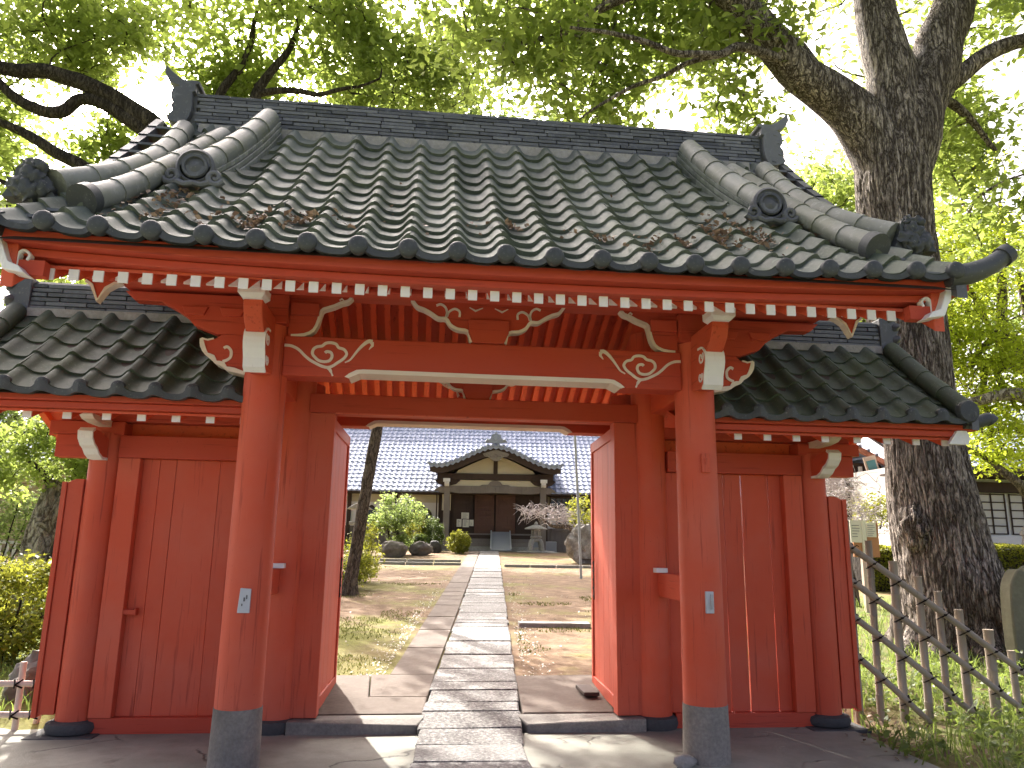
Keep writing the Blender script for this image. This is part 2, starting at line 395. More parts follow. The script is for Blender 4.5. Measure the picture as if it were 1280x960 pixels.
def make_ground():
    xs = sorted(set([-600, -200, -80, -40, -25] + [round(-16+i*.5, 2) for i in range(73)] + [25, 40, 80, 200, 600]))
    ys = sorted(set([-300, -80, -30, -12, -7] + [round(-5+i*.25, 2) for i in range(33)] + [round(3.25+i*.5, 2) for i in range(66)] + [40, 50, 80, 200, 600, 1200]))
    vs = []
    for y in ys:
        for x in xs:
            z = gzx(x, y) - (.06 if abs(x) < 1.5 and .5 < y < 2.3 else 0)
            if y > 1.4 and abs(x) < 30: z += .02*noise.noise(Vector((x*.6, y*.6, 0)))*min(1, (y-1.4)/2)
            if abs(x) > 3.4 and y < 3: z += .03*noise.noise(Vector((x*1.1, y*1.1, 4)))
            vs.append((x, y, z-.012))
    n = len(xs)
    fs = [(j*n+i, j*n+i+1, (j+1)*n+i+1, (j+1)*n+i) for j in range(len(ys)-1) for i in range(n-1)]
    m = MB(); m.add(vs, fs)
    tag(m.build('ground', ground_m, smooth=True), kind='structure')
make_ground()

def slab(m, P, z, top=.0, jit=.004, mat=0):
    """one paving slab: quad P (4 xy corners, ccw) lying on z(y)"""
    dz = rng.uniform(-jit, jit)
    c = [sum(p[0] for p in P)/4, sum(p[1] for p in P)/4]
    ins = []
    vs = []
    for p in P: vs.append((p[0], p[1], z(p[1])-.08))
    for p in P: vs.append((p[0], p[1], z(p[1])+top-.008+dz))
    for p in P:
        d = Vector((c[0]-p[0], c[1]-p[1])); d = d.normalized()*.012
        vs.append((p[0]+d.x, p[1]+d.y, z(p[1])+top+dz))
    fs = [(i, (i+1) % 4, (i+1) % 4+4, i+4) for i in range(4)] + [(i+4, (i+1) % 4+4, (i+1) % 4+8, i+8) for i in range(4)] + [(8, 9, 10, 11)]
    m.add(vs, fs, mat)

def pathx(y):                       # centre line of the stone path
    return .0 + .0878*(y-1.2)
# pavement in front of the gate: a sheet with the path left free
m = MB()
def strip(x0, x1, y0, y1, zz):
    nx, ny = max(1, int((x1-x0)/.3)), max(1, int((y1-y0)/.3))
    vs = [(x0+(x1-x0)*i/nx, y0+(y1-y0)*j/ny, zz) for j in range(ny+1) for i in range(nx+1)]
    m.add(vs, [(j*(nx+1)+i, j*(nx+1)+i+1, (j+1)*(nx+1)+i+1, (j+1)*(nx+1)+i) for j in range(ny) for i in range(nx)], 0, .2)
strip(-9.0, 3.15, -9.0, .86, .004); strip(-9.0, -1.43, .86, 1.35, .004); strip(1.43, 3.15, .86, 1.35, .004)
o = m.build('pavement', pave_m, fixn=False); tag(o, kind='structure')
# granite path: one row of wide slabs, a narrow tan row on its left
zf = lambda y: gz(y)+.012
m = MB(); y = -3.2; hw = .43
while y < 29.0:
    d = rng.uniform(.27, .50) if y < 12 else rng.uniform(.4, .7)
    g = .008
    a, b = pathx(max(y, .3)), pathx(max(y+d, .3))
    w1, w2 = hw+rng.uniform(-.012, .012), hw+rng.uniform(-.012, .012)
    sk = rng.uniform(-.02, .02)
    slab(m, [(a-w1+.06, y+g+sk), (a+w2, y+g-sk), (b+w2, y+d-g), (b-w1+.06, y+d-g)], zf, .012, .007)
    y += d
tag(m.build('path', granite_m, fixn=True), kind='structure')
m = MB(); y = 2.59
while y < 28.8:
    d = rng.uniform(.55, .95)
    a, b = pathx(y), pathx(y+d); g = .008
    slab(m, [(a-hw-.40, y+g), (a-hw+.04, y+g), (b-hw+.04, y+d-g), (b-hw-.40, y+d-g)], zf, .008, .005)
    y += d
tag(m.build('path_edging', tan_m), kind='structure')
# raised floor of the gate behind the kerb
m = MB()
zfl = lambda yy: gz(yy)+.014
slab(m, [(-1.72, 1.10), (-.376, 1.10), (-.340, 1.62), (-1.72, 1.66)], zfl, .01); slab(m, [(-1.72, 1.67), (-.85, 1.645), (-.9, 2.57), (-1.72, 2.57)], zfl, .01); slab(m, [(-.84, 1.64), (-.338, 1.63), (-.262, 2.57), (-.89, 2.57)], zfl, .01)
slab(m, [(.445, 1.10), (1.72, 1.10), (1.72, 2.55), (.54, 2.5)], zfl, .008)
tag(m.build('gate_floor', tan_m), kind='structure')
for s, nm in ((-1, 'kerb'), (1, 'kerb')):
    m = MB(); x1 = .45 if s > 0 else .42
    pts = [(s*1.42, .86), (s*x1, .86), (s*(x1-.05), 1.0), (s*(x1-.05), 1.09), (s*1.42, 1.09)]
    if s < 0: pts = pts[::-1]
    n = len(pts)
    vs = [(p[0], p[1], -.05) for p in pts]+[(p[0], p[1], .10 - (.035 if abs(p[0]) < .6 and p[1] < 1 else 0)) for p in pts]
    m.add(vs, [tuple(range(n-1, -1, -1)), tuple(range(n, 2*n))]+[(i, (i+1) % n, (i+1) % n+n, i+n) for i in range(n)])
    tag(m.build(nm, conc_m, bevel=.012), kind='structure')

# ------------------------------------------------------------------ tiles
def tile_field(m, xs, rows, surf, A=.033, lip=.034, lift=.045, nu=12, mat=0, xclip=None, eave=False, peak=0.0, mat_e=None, eh=.075):
    """interlocking wavy tiles. surf(x, t) -> (point, normal); t 0 at the eave, 1 at the ridge"""
    def h(u):
        u = (u-peak) % 1.0; dd = min(u, 1-u)
        return A*(1.55*math.exp(-(dd/.20)**2.6)-.58-.22*math.cos(2*math.pi*(u-.56)))
    for r in range(rows):
        t0, t1 = r/rows, min(1.0, (r+1.12)/rows)
        for c in range(len(xs)-1):
            x0, x1 = xs[c], xs[c+1]
            if xclip and not xclip((x0+x1)/2, t0): continue
            dj = rng.uniform(-.008, .008); dk = rng.uniform(-.006, .006); dt = rng.uniform(-.12, .12)/rows*.35
            top0, top1, low, und = [], [], [], []
            for k in range(nu+1):
                u = k/nu; x = x0+(x1-x0)*u
                p0, n0 = surf(x, max(0, t0+dt)); p1, n1 = surf(x, t1)
                e = dj*(1-u)+dk*u
                top0.append(p0+n0*(h(u)+lift+e)); top1.append(p1+n1*(h(u)+.006))
                low.append(p0+n0*(h(u)+lift-lip+e)); pu, nn = surf(x, min(1, t0+dt+.25/rows)); und.append(pu+nn*(h(u)+lift-lip-.012+e))
            n = nu+1; vs = top0+top1+low+und
            fs = [(k, k+1, n+k+1, n+k) for k in range(nu)] + [(2*n+k, 2*n+k+1, k+1, k) for k in range(nu)] + [(3*n+k, 3*n+k+1, 2*n+k+1, 2*n+k) for k in range(nu)]
            fs += [(0, n, 3*n, 2*n), (nu, 2*n+nu, 3*n+nu, n+nu)]
            m.add(vs, fs, mat)
    if eave:
        for c in range(len(xs)-1):
            x0, x1 = xs[c], xs[c+1]; a, b, cc = [], [], []
            for k in range(nu+1):
                u = k/nu; x = x0+(x1-x0)*u; p, n = surf(x, 0)
                q = p+n*(h(u)+lift*.8)
                out = Vector((0, -math.copysign(.012, n.y*-1) if False else (.012 if n.y > 0 else -.012), 0))
                zb = p.z+.45*(q.z-p.z)-eh*.72; a.append(q+out); b.append(Vector((q.x, q.y, zb))+out); cc.append(Vector((q.x, q.y, zb))-out*3)
            n = nu+1
            m.add(a+b+cc, [(n+k, n+k+1, k+1, k) for k in range(nu)]+[(2*n+k, 2*n+k+1, n+k+1, n+k) for k in range(nu)], mat if mat_e is None else mat_e)

def roll_tube(m, pts, r, seg=.30, n=12, mat=0):
    """a row of half round tiles: each one laps over the next lower one"""
    P = [Vector(p) for p in pts]; L = [0]
    for i in range(len(P)-1): L.append(L[-1]+(P[i+1]-P[i]).length)
    def at(s):
        s = max(0, min(L[-1], s))
        for i in range(len(P)-1):
            if s <= L[i+1]: return P[i].lerp(P[i+1], (s-L[i])/max(1e-6, L[i+1]-L[i]))
        return P[-1]
    k = max(1, round(L[-1]/seg))
    for i in range(k):
        a, b = L[-1]*i/k, L[-1]*(i+1.06)/k
        q = [at(a+(b-a)*j/4) for j in range(5)]
        m.tube(q, [r*.95, r*.965, r*.985, r*1.01, r*1.045], n, mat)

def catmull(pts, k=6):
    P = [Vector(p) for p in pts]; P = [P[0]*2-P[1]]+P+[P[-1]*2-P[-2]]; o = []
    for i in range(1, len(P)-2):
        for j in range(k):
            t = j/k; a, b, c, d = P[i-1], P[i], P[i+1], P[i+2]
            o.append(.5*((2*b)+(c-a)*t+(2*a-5*b+4*c-d)*t*t+(3*b-a-3*c+d)*t**3))
    o.append(P[-2]); return o
def cat2(pts, k=4): return [(v.x, v.y) for v in catmull([(p[0], p[1], 0) for p in pts], k)]

def noshi_ridge(m, x0, x1, yc, z0, z1, courses, half=.125, ln=.30, mat=0):
    """stacked flat ridge tiles on both faces"""
    hh = (z1-z0)/courses
    m.box(x0+.01, x1-.01, yc-half+.03, yc+half-.03, z0, z1-.01, mat, tone=.1)
    for k in range(courses):
        off = half+.018-.0035*k
        for sy in (-1, 1):
            x = x0-(ln*.5 if k % 2 else 0)+rng.uniform(-.04, .04)
            while x < x1:
                e = min(x1, x+ln*rng.uniform(.9, 1.1)); b = max(x0, x)
                if e-b > .03:
                    j = rng.uniform(-.004, .004); ya, yb = sorted((yc+sy*.04, yc+sy*(off+j)))
                    zz = z0+k*hh+rng.uniform(-.003, .003)
                    m.box(b+.005, e-.005, ya, yb, zz, zz+hh-.010, mat)
                x = e
    # low rounded cap
    n = max(2, int((x1-x0)/.4))
    for i in range(n):
        a = x0+(x1-x0)*i/n; b = x0+(x1-x0)*(i+1)/n
        m.tube([(a, yc, z1-.03), (b+.01, yc, z1-.03)], [.075, .07], 12, mat)

# ================================================================== the gate
gate = thing('temple_gate', (0, 0, 0), 'large vermilion timber temple gate with open doors under a curved grey tiled roof', 'gate')
YR = 1.04
def post(parent, x, y, r0, r1, z0, z1, name='post'):
    m = MB(); k = 14
    m.lathe([(r0+(r1-r0)*i/k, z0+(z1-z0)*i/k) for i in range(k+1)], (x, y, 0), 36)
    return m.build(name, red_v, parent, smooth=True, angle=50)
front_posts = []
for s in (-1, 1):
    p = post(gate, 1.6*s, 0, .153, .147, .375, 2.98); front_posts.append(p)
    m = MB(); m.lathe([(.166, -.03), (.163, .1), (.158, .30), (.157, .378)], (1.6*s, 0, 0), 36); m.build('stone_base', conc_m, p, smooth=True)
    q = post(gate, 1.535*s, YR, .150, .146, .10, 3.35)
    m = MB(); m.lathe([(.15, -.02), (.185, .0), (.198, .045), (.188, .09), (.16, .103)], (1.535*s, YR, 0), 32); m.build('stone_base', dish_m, q, smooth=True)
    p = post(gate, 1.6*s, 2.08, .153, .147, .375, 2.98)
    m = MB(); m.lathe([(.163, -.03), (.16, .1), (.157, .378)], (1.6*s, 2.08, 0), 32); m.build('stone_base', conc_m, p, smooth=True)
# small fittings on the front posts
def on_post(x, y, r, ang):  # point on a post's skin, ang 0 faces the camera
    return x+r*math.sin(ang), y-r*math.cos(ang)
m = MB(); cx = -1.585
m.prism([(cx-.040, .985), (cx+.040, .985), (cx+.040, 1.14), (cx-.030, 1.145)], 'y', -.166, -.150)
pl = m.build('plate', metal_m, front_posts[0], bevel=.004)
m = MB(); m.box(cx-.004, cx+.006, -.170, -.166, 1.06, 1.085); m.box(cx+.012, cx+.02, -.170, -.166, 1.075, 1.10); m.box(cx-.015, cx-.008, -.170, -.166, 1.03, 1.045)
m.build('chip', ink_m, pl)
m = MB(); m.box(1.572, 1.632, -.168, -.148, 1.0, 1.15)
pl = m.build('plate', metal_m, front_posts[1], bevel=.004)
m = MB(); m.box(1.605, 1.618, -.185, -.168, 1.03, 1.13); m.tube([(1.61, -.185, 1.09), (1.61, -.185, 1.05)], .012, 8)
m.build('latch', steel_m, pl)
m = MB(); m.box(1.578, 1.642, -.172, -.145, 1.99, 2.13); m.box(1.602, 1.618, -.180, -.172, 2.05, 2.095)
m.build('wooden_fitting', red_v, front_posts[1], bevel=.006)

# tie beams front and rear, with a raised white lower edge
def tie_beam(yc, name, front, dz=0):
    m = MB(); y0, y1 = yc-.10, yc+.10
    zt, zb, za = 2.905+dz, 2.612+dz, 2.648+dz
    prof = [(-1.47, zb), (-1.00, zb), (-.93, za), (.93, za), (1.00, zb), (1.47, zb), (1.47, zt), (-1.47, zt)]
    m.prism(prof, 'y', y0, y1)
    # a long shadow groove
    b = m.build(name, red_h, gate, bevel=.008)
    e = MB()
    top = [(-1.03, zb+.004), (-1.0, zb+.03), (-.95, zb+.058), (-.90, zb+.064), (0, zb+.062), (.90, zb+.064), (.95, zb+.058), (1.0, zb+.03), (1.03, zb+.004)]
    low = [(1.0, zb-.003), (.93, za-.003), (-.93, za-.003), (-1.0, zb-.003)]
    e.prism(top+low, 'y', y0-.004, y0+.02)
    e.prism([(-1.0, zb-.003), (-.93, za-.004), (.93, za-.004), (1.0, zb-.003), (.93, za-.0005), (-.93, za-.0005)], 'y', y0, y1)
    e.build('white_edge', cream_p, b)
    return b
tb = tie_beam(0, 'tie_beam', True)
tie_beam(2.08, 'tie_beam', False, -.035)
SC1 = [(-1.466, 2.832), (-1.417, 2.828), (-1.366, 2.804), (-1.32, 2.761), (-1.281, 2.73), (-1.236, 2.706), (-1.198, 2.689), (-1.155, 2.68), (-1.119, 2.692), (-1.083, 2.719), (-1.054, 2.74), (-1.033, 2.763), (-1.025, 2.789), (-1.046, 2.818), (-1.084, 2.83), (-1.104, 2.855), (-1.142, 2.864), (-1.178, 2.858), (-1.202, 2.837), (-1.238, 2.829), (-1.262, 2.809), (-1.266, 2.776), (-1.245, 2.749), (-1.216, 2.727), (-1.176, 2.721), (-1.142, 2.732), (-1.127, 2.763), (-1.137, 2.791), (-1.166, 2.797), (-1.178, 2.787)]
SC2 = [(-1.155, 2.68), (-1.135, 2.662), (-1.114, 2.619)]
SC3 = [(-1.034, 2.721), (-0.998, 2.742), (-0.969, 2.783), (-0.94, 2.823), (-0.911, 2.857), (-0.875, 2.885), (-0.845, 2.884)]
for s in (-1, 1):
    fx = lambda P: [(p[0]*-s, p[1]) for p in P]
    m = MB(); c = cat2(fx(SC1), 4)
    m.ribbon(c, .020, -.108, -.09); m.ribbon(cat2(fx(SC2)), [.022]*6+[.012]*3, -.107, -.09)
    m.ribbon(cat2(fx(SC3), 4), [.008+.022*i/24 for i in range(25)], -.108, -.09)
    m.ribbon(fx([(-.85, 2.88), (-.845, 2.855), (-.868, 2.825)]), [.03, .02, .004], -.1065, -.09)
    m.build('cloud_scroll', cream_p, tb)
# carved beam ends beyond the posts and volutes in front of them
NOSE = [(-2.056, 2.868), (-2.044, 2.812), (-2.011, 2.754), (-1.967, 2.733), (-1.943, 2.697), (-1.893, 2.685), (-1.869, 2.656), (-1.812, 2.643), (-1.735, 2.622)]
NTOP = [(-1.70, 2.905), (-1.92, 2.905), (-1.952, 2.879), (-1.972, 2.868), (-2.013, 2.858)]
NCURL = [(-1.896, 2.801), (-1.872, 2.812), (-1.844, 2.783), (-1.843, 2.739), (-1.863, 2.716), (-1.895, 2.703)]
for s in (-1, 1):
    k = 1 if s < 0 else -1
    fx = lambda P: [(p[0]*k, p[1]) for p in P]
    m = MB(); m.prism(fx(NTOP+NOSE+[(-1.70, 2.622)]), 'y', -.06, .06)
    b = m.build('beam_nose', red_h, gate, bevel=.006)
    m = MB(); m.ribbon(cat2(fx(NOSE), 2), [.022+.012*abs(math.sin(i*.8)) for i in range(17)], -.068, .064); m.ribbon(cat2(fx(NCURL), 4), .02, -.067, -.05)
    m.ribbon(fx([(-2.056, 2.868), (-2.013, 2.858), (-1.972, 2.870)]), .012, -.067, -.05)
    m.build('white_edge', cream_p, b)
    # volute nose projecting towards the viewer
    prof = [(-.14, 2.86), (-.30, 2.875), (-.40, 2.865), (-.445, 2.82), (-.452, 2.755), (-.43, 2.70), (-.41, 2.66), (-.40, 2.60), (-.36, 2.575), (-.14, 2.60)]
    m = MB(); m.prism(prof, 'x', 1.6*s-.070, 1.6*s+.070)
    b = m.build('volute_nose', red_y, gate, bevel=.008)
    m = MB()
    pf = [(-.30, 2.877), (-.37, 2.874), (-.40, 2.865), (-.428, 2.842), (-.445, 2.82), (-.452, 2.79), (-.452, 2.755), (-.442, 2.72), (-.43, 2.70), (-.41, 2.66), (-.404, 2.63), (-.40, 2.60), (-.36, 2.573)]
    m.ribbon(pf, .016, 1.6*s-.072, 1.6*s+.072, axis='x')
    for e in (-1, 1):
        xo = 1.6*s+e*.0705
        for (cy, cz, rr) in ((-.37, 2.80, .05), (-.345, 2.66, .042)):
            sp = [(cy+rr*(1-i/22)*math.cos(i*.42+2.6), cz+rr*(1-i/22)*math.sin(i*.42+2.6)) for i in range(19)]
            m.ribbon(sp, .012, min(xo, xo+e*.006), max(xo, xo+e*.006), axis='x')
    m.build('white_face', white_p, b)
    # bracket arm curving out to carry the outer purlin, with its bearing block
    prof = [(-.05, 2.92), (-.30, 2.92), (-.40, 2.935), (-.50, 2.985), (-.56, 3.03), (-.62, 3.03), (-.62, 3.045), (-.05, 3.045)]
    arm = [(.1, 2.91), (-.33, 2.80), (-.46, 2.83), (-.545, 2.90), (-.58, 2.97), (-.585, 3.022), (.1, 3.022)]
    m = MB(); m.prism(arm, 'x', 1.6*s-.062, 1.6*s+.062); b = m.build('bracket_arm', red_y, gate, bevel=.008)
    m = MB(); x0 = 1.6*s
    vs = [(x0+dx*w, -.56+dy*w, z) for z, w in ((3.012, .062), (3.04, .088), (3.105, .09)) for dx, dy in ((-1, -1), (1, -1), (1, 1), (-1, 1))]
    m.add(vs, [(3, 2, 1, 0), (8, 9, 10, 11)]+[(i+4*l, (i+1) % 4+4*l, (i+1) % 4+4*l+4, i+4*l+4) for l in (0, 1) for i in range(4)])
    m.build('bearing_block', white_p, b, bevel=.004)
    # bearing block and bracket plank along the beam, outside the post
    m = MB()
    out = [(1.70, 2.906), (1.70, 3.20), (2.62, 3.20), (2.55, 3.135), (2.36, 3.13), (2.26, 3.08), (2.17, 3.02), (2.12, 2.965), (2.02, 2.93), (1.96, 2.906)]
    m.prism([(p[0]*s, p[1]) for p in out], 'y', -.055, .055); b = m.build('bracket_plank', red_h, gate, bevel=.006)
    m = MB()
    for bx in (1.86, 2.12): m.prism([(s*(bx-.09), 3.10), (s*(bx+.09), 3.10), (s*(bx+.065), 3.04), (s*(bx-.065), 3.04)], 'y', -.075, .075)
    m.build('bearing_block', red_h, b, bevel=.004)
    # stout capital above the post
    m = MB(); m.box(1.6*s-.15, 1.6*s+.15, -.15, .15, 2.98, 3.20); m.build('capital', red_h, gate, bevel=.01)
    # curved bracket board between capital and purlin, white along its lower edge
    BR = [(-1.012, 3.221), (-1.039, 3.189), (-1.085, 3.174), (-1.135, 3.147), (-1.191, 3.126), (-1.224, 3.106), (-1.242, 3.032), (-1.271, 2.958), (-1.336, 2.919), (-1.43, 2.908)]
    f2 = lambda P: [(p[0]*(1 if s < 0 else -1), p[1]) for p in P]
    m = MB(); m.prism(f2(BR+[(-1.455, 2.908), (-1.455, 3.222)]), 'y', -.085, -.02); b = m.build('bracket_board', red_h, gate, bevel=.004)
    m = MB(); m.ribbon(cat2(f2(BR), 2), .022, -.095, -.018); m.ribbon(f2([(-1.10, 3.19), (-1.085, 3.205), (-1.07, 3.19), (-1.08, 3.17)]), .012, -.094, -.08)
    m.build('white_edge', cream_p, b)
    m = MB(); m.box(min(s*1.24, s*1.44), max(s*1.24, s*1.44), -.125, -.085, 3.06, 3.15); m.build('bracket_block', red_h, gate, bevel=.005)

# frog leg strut in the middle, front and rear
KE = [(-0.574, 3.225), (-0.534, 3.174), (-0.483, 3.155), (-0.429, 3.127), (-0.374, 3.092), (-0.317, 3.089), (-0.284, 3.044), (-0.23, 3.013), (-0.152, 2.998), (-0.127, 2.915)]
KC1 = [(-0.392, 3.188), (-0.36, 3.199), (-0.326, 3.178), (-0.312, 3.138), (-0.32, 3.097)]
KC2 = [(-0.311, 3.104), (-0.297, 3.143), (-0.255, 3.168), (-0.219, 3.149), (-0.218, 3.108)]
def strut(yc, z_off=0, sc=1.0):
    g = lambda P, k: [(p[0]*k*sc, 2.906+(p[1]-2.906)*sc+z_off) for p in P]
    m = MB(); L = g(KE, 1); Rr = g(KE, -1)[::-1]
    m.prism(L+[(-.127*sc, 2.906+z_off), (.127*sc, 2.906+z_off)]+Rr, 'y', yc-.03, yc+.03)
    b = m.build('frog_leg_strut', red_h, gate, bevel=.004)
    m = MB()
    for k in (1, -1):
        m.ribbon(cat2(g(KE, k), 3), .022*sc, yc-.042, yc+.03)
        m.ribbon(cat2(g(KC1, k), 4), .016*sc, yc-.040, yc-.02); m.ribbon(cat2(g(KC2, k), 4), .016*sc, yc-.040, yc-.02)
        m.ribbon(g([(-.145, 3.185), (-.10, 3.16), (-.045, 3.185)], k), [.004, .014, .004], yc-.039, yc-.02)
    m.build('white_edge', cream_p, b)
    m = MB(); m.prism([(p[0]*sc, 2.906+(p[1]-2.906)*sc+z_off) for p in ((-.115, 2.908), (.115, 2.908), (.15, 2.99), (.15, 3.085), (-.15, 3.085), (-.15, 2.99))], 'y', yc-.07, yc+.045)
    m.build('strut_block', red_h, b, bevel=.005)
strut(-.055); strut(2.03); strut(YR, -.215, .85)

# purlins
for (y0, y1, z0, z1, n) in ((-.62, -.49, 3.085, 3.165, 1), (-.10, .06, 3.222, 3.36, 1), (.97, 1.11, 3.80, 3.96, 1), (2.02, 2.18, 3.222, 3.36, 1)):
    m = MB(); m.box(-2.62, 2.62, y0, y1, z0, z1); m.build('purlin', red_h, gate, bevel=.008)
# white tipped pendants at the purlin ends
for s in (-1, 1):
    m = MB(); P = [(2.42, 3.13), (2.70, 3.13), (2.66, 3.085), (2.62, 3.06), (2.575, 2.955), (2.53, 3.04), (2.48, 3.075), (2.44, 3.09)]
    m.prism([(p[0]*s, p[1]) for p in P], 'y', -.58, -.53); b = m.build('purlin_pendant', red_h, gate, bevel=.004)
    m = MB(); m.ribbon([(p[0]*s, p[1]) for p in P[2:]], .020, -.588, -.522); m.build('white_edge', cream_p, b)
# cross beams from front to rear over each side, and the waist rails
for s in (-1, 1):
    m = MB(); m.box(1.6*s-.075, 1.6*s+.075, .12, 2.2, 2.60, 2.80); m.build('cross_beam', red_y, gate, bevel=.008)
    m = MB(); m.box(1.6*s-.06, 1.6*s+.06, .10, 1.98, 3.0, 3.22); m.build('cross_beam', red_y, gate, bevel=.008)
    m = MB(); m.prism([(.0, 3.36), (2.08, 3.36), (1.15, 3.85), (.93, 3.85)], 'x', 1.6*s-.03, 1.6*s+.03); m.build('gable_panel', red_y, gate)
    m = MB(); m.box(1.6*s-.045, 1.6*s+.045, .12, 1.98, 1.05, 1.245); b = m.build('waist_rail', red_y, gate, bevel=.008)
    m = MB(); x0 = 1.6*s-s*.04; m.box(x0-.05, x0+.05, .80, .89, 1.247, 1.285); m.build('white_wedge', white_p, b, bevel=.004)
# door frame
for s in (-1, 1):
    m = MB(); m.box(min(1.205*s, 1.42*s), max(1.205*s, 1.42*s), .955, 1.10, .105, 2.525); m.build('door_jamb', red_v, gate, bevel=.006)
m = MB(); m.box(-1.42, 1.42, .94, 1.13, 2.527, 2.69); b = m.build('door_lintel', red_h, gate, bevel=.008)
m = MB(); m.box(-1.20, 1.20, .936, .952, 2.521, 2.531); m.build('lintel_lip', red_v, b)
# door leaves, folded back inside
for s in (-1, 1):
    lw, h0, h1 = 1.16, .125, 2.50
    hinge = Vector((1.215*s, 1.07, 0)); e = Vector((.018 if s < 0 else .045, 1, 0)).normalized(); nrm = Vector((s, 0, 0))
    def lbox(m, a0, a1, z0, z1, d0, d1):
        vs = [hinge+e*a+nrm*d+Vector((0, 0, z)) for z in (z0, z1) for d in (d0, d1) for a in (a0, a1)]
        m.add(vs, [(0,2,3,1),(4,5,7,6),(0,1,5,4),(2,6,7,3),(0,4,6,2),(1,3,7,5)])
    m = MB()
    nb = 4
    for i in range(nb): lbox(m, .07+(lw-.14)*i/nb+.0015, .07+(lw-.14)*(i+1)/nb-.0015, h0+.09, h1-.09, .016, .04)
    leaf = m.build('door_leaf', red_v, gate, bevel=.003)
    m = MB()
    lbox(m, 0, .075, h0, h1, 0, .055); lbox(m, lw-.075, lw, h0, h1, 0, .055)
    lbox(m, .0755, lw-.0755, h0, h0+.10, .002, .053); lbox(m, .0755, lw-.0755, h1-.10, h1, .002, .053)
    m.build('door_frame', red_v, leaf, bevel=.004)
    m = MB(); lbox(m, lw-.20, lw-.18, .95, 1.32, -.012, -.001)
    for i in range(5): lbox(m, lw-.205, lw-.175, .97+i*.08, .99+i*.08, -.016, -.012)
    m.build('door_strip', wood_dark, leaf)

# ---- eaves: rafters, soffit, fascia, barge boards
def rafter_mesh(name, y0, y1, z0, slope, w=.052, h=.062, parent=gate, endw=True):
    m = MB(); zz = lambda y: z0+slope*(y-y0)
    vs = [(x, y, zz(y)+k) for y in (y0, y1) for x in (-w/2, w/2) for k in (0, h)]
    m.add(vs, [(0, 4, 5, 1), (2, 3, 7, 6), (0, 2, 6, 4), (1, 5, 7, 3), (4, 6, 7, 5)], 0)
    e = .002
    vs = [(x, y, zz(y0)+k) for y in (y0-.012, y0) for x in (-w/2-e, w/2+e) for k in (-e, h+e)]
    m.add(vs, [(0, 2, 3, 1), (0, 1, 5, 4), (2, 6, 7, 3), (0, 4, 6, 2), (1, 3, 7, 5)], 1)
    me_o = m.build(name, [red_lit, white_p], None)  # rafter sides take the brightened paint that imitates bounced light
    return me_o
def repeat(proto, parent, locs, flip=False):
    out = []
    for i, l in enumerate(locs):
        o = proto if i == 0 else proto.copy()
        if i: col.objects.link(o)
        o.parent = parent; o.location = Vector(l)-W.get(parent, Vector())
        if flip: o.rotation_euler = (0, 0, math.pi)
        out.append(o)
    return out
NR = 40; RX = [-2.63+i*5.31/(NR-1) for i in range(NR)]
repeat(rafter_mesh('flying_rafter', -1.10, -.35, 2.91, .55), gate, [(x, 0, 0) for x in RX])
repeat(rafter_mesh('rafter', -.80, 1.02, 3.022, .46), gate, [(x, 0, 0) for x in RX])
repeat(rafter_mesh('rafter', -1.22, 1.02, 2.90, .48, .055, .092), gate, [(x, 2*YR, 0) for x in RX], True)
m = MB()
def plank(m, y0, z0, y1, z1, th, x0=-2.78, x1=2.78, mat=0):
    m.prism([(y0, z0), (y1, z1), (y1, z1+th), (y0, z0+th)], 'x', x0, x1, mat)
plank(m, -1.10, 2.974, -.36, 2.974+.407, .02); plank(m, -.80, 3.088, 1.04, 3.088+.846, .02)
plank(m, 2*YR+1.22, 2.996, 1.045, 3.996+.09, .02)
m.build('soffit', red_y, gate)
m = MB(); m.box(-2.80, 2.80, -.86, -.76, 3.088, 3.16); m.build('eave_board', red_h, gate, bevel=.005)
for (y0, y1, z0, z1, hx) in ((-1.17, -1.06, 2.972, 3.018, 2.90), (-1.255, -1.06, 3.021, 3.098, 3.0)):
    for back in (0, 1):
        m = MB(); a, b = (y0, y1) if not back else (2*YR-y1, 2*YR-y0); n = 24
        # gently rising towards both ends
        f = lambda x: .065*(abs(x)/3)**2.5
        vs = []
        for i in range(n+1):
            x = -hx+2*hx*i/n
            vs += [(x, a, z0+f(x)), (x, b, z0+f(x)), (x, b, z1+f(x)), (x, a, z1+f(x))]
        fs = [(4*i+j, 4*i+4+j, 4*i+4+(j+1) % 4, 4*i+(j+1) % 4) for i in range(n) for j in range(4)]+[(3, 2, 1, 0), (4*n, 4*n+1, 4*n+2, 4*n+3)]
        m.add(vs, fs); m.build('eave_board', red_h, gate, bevel=.006)

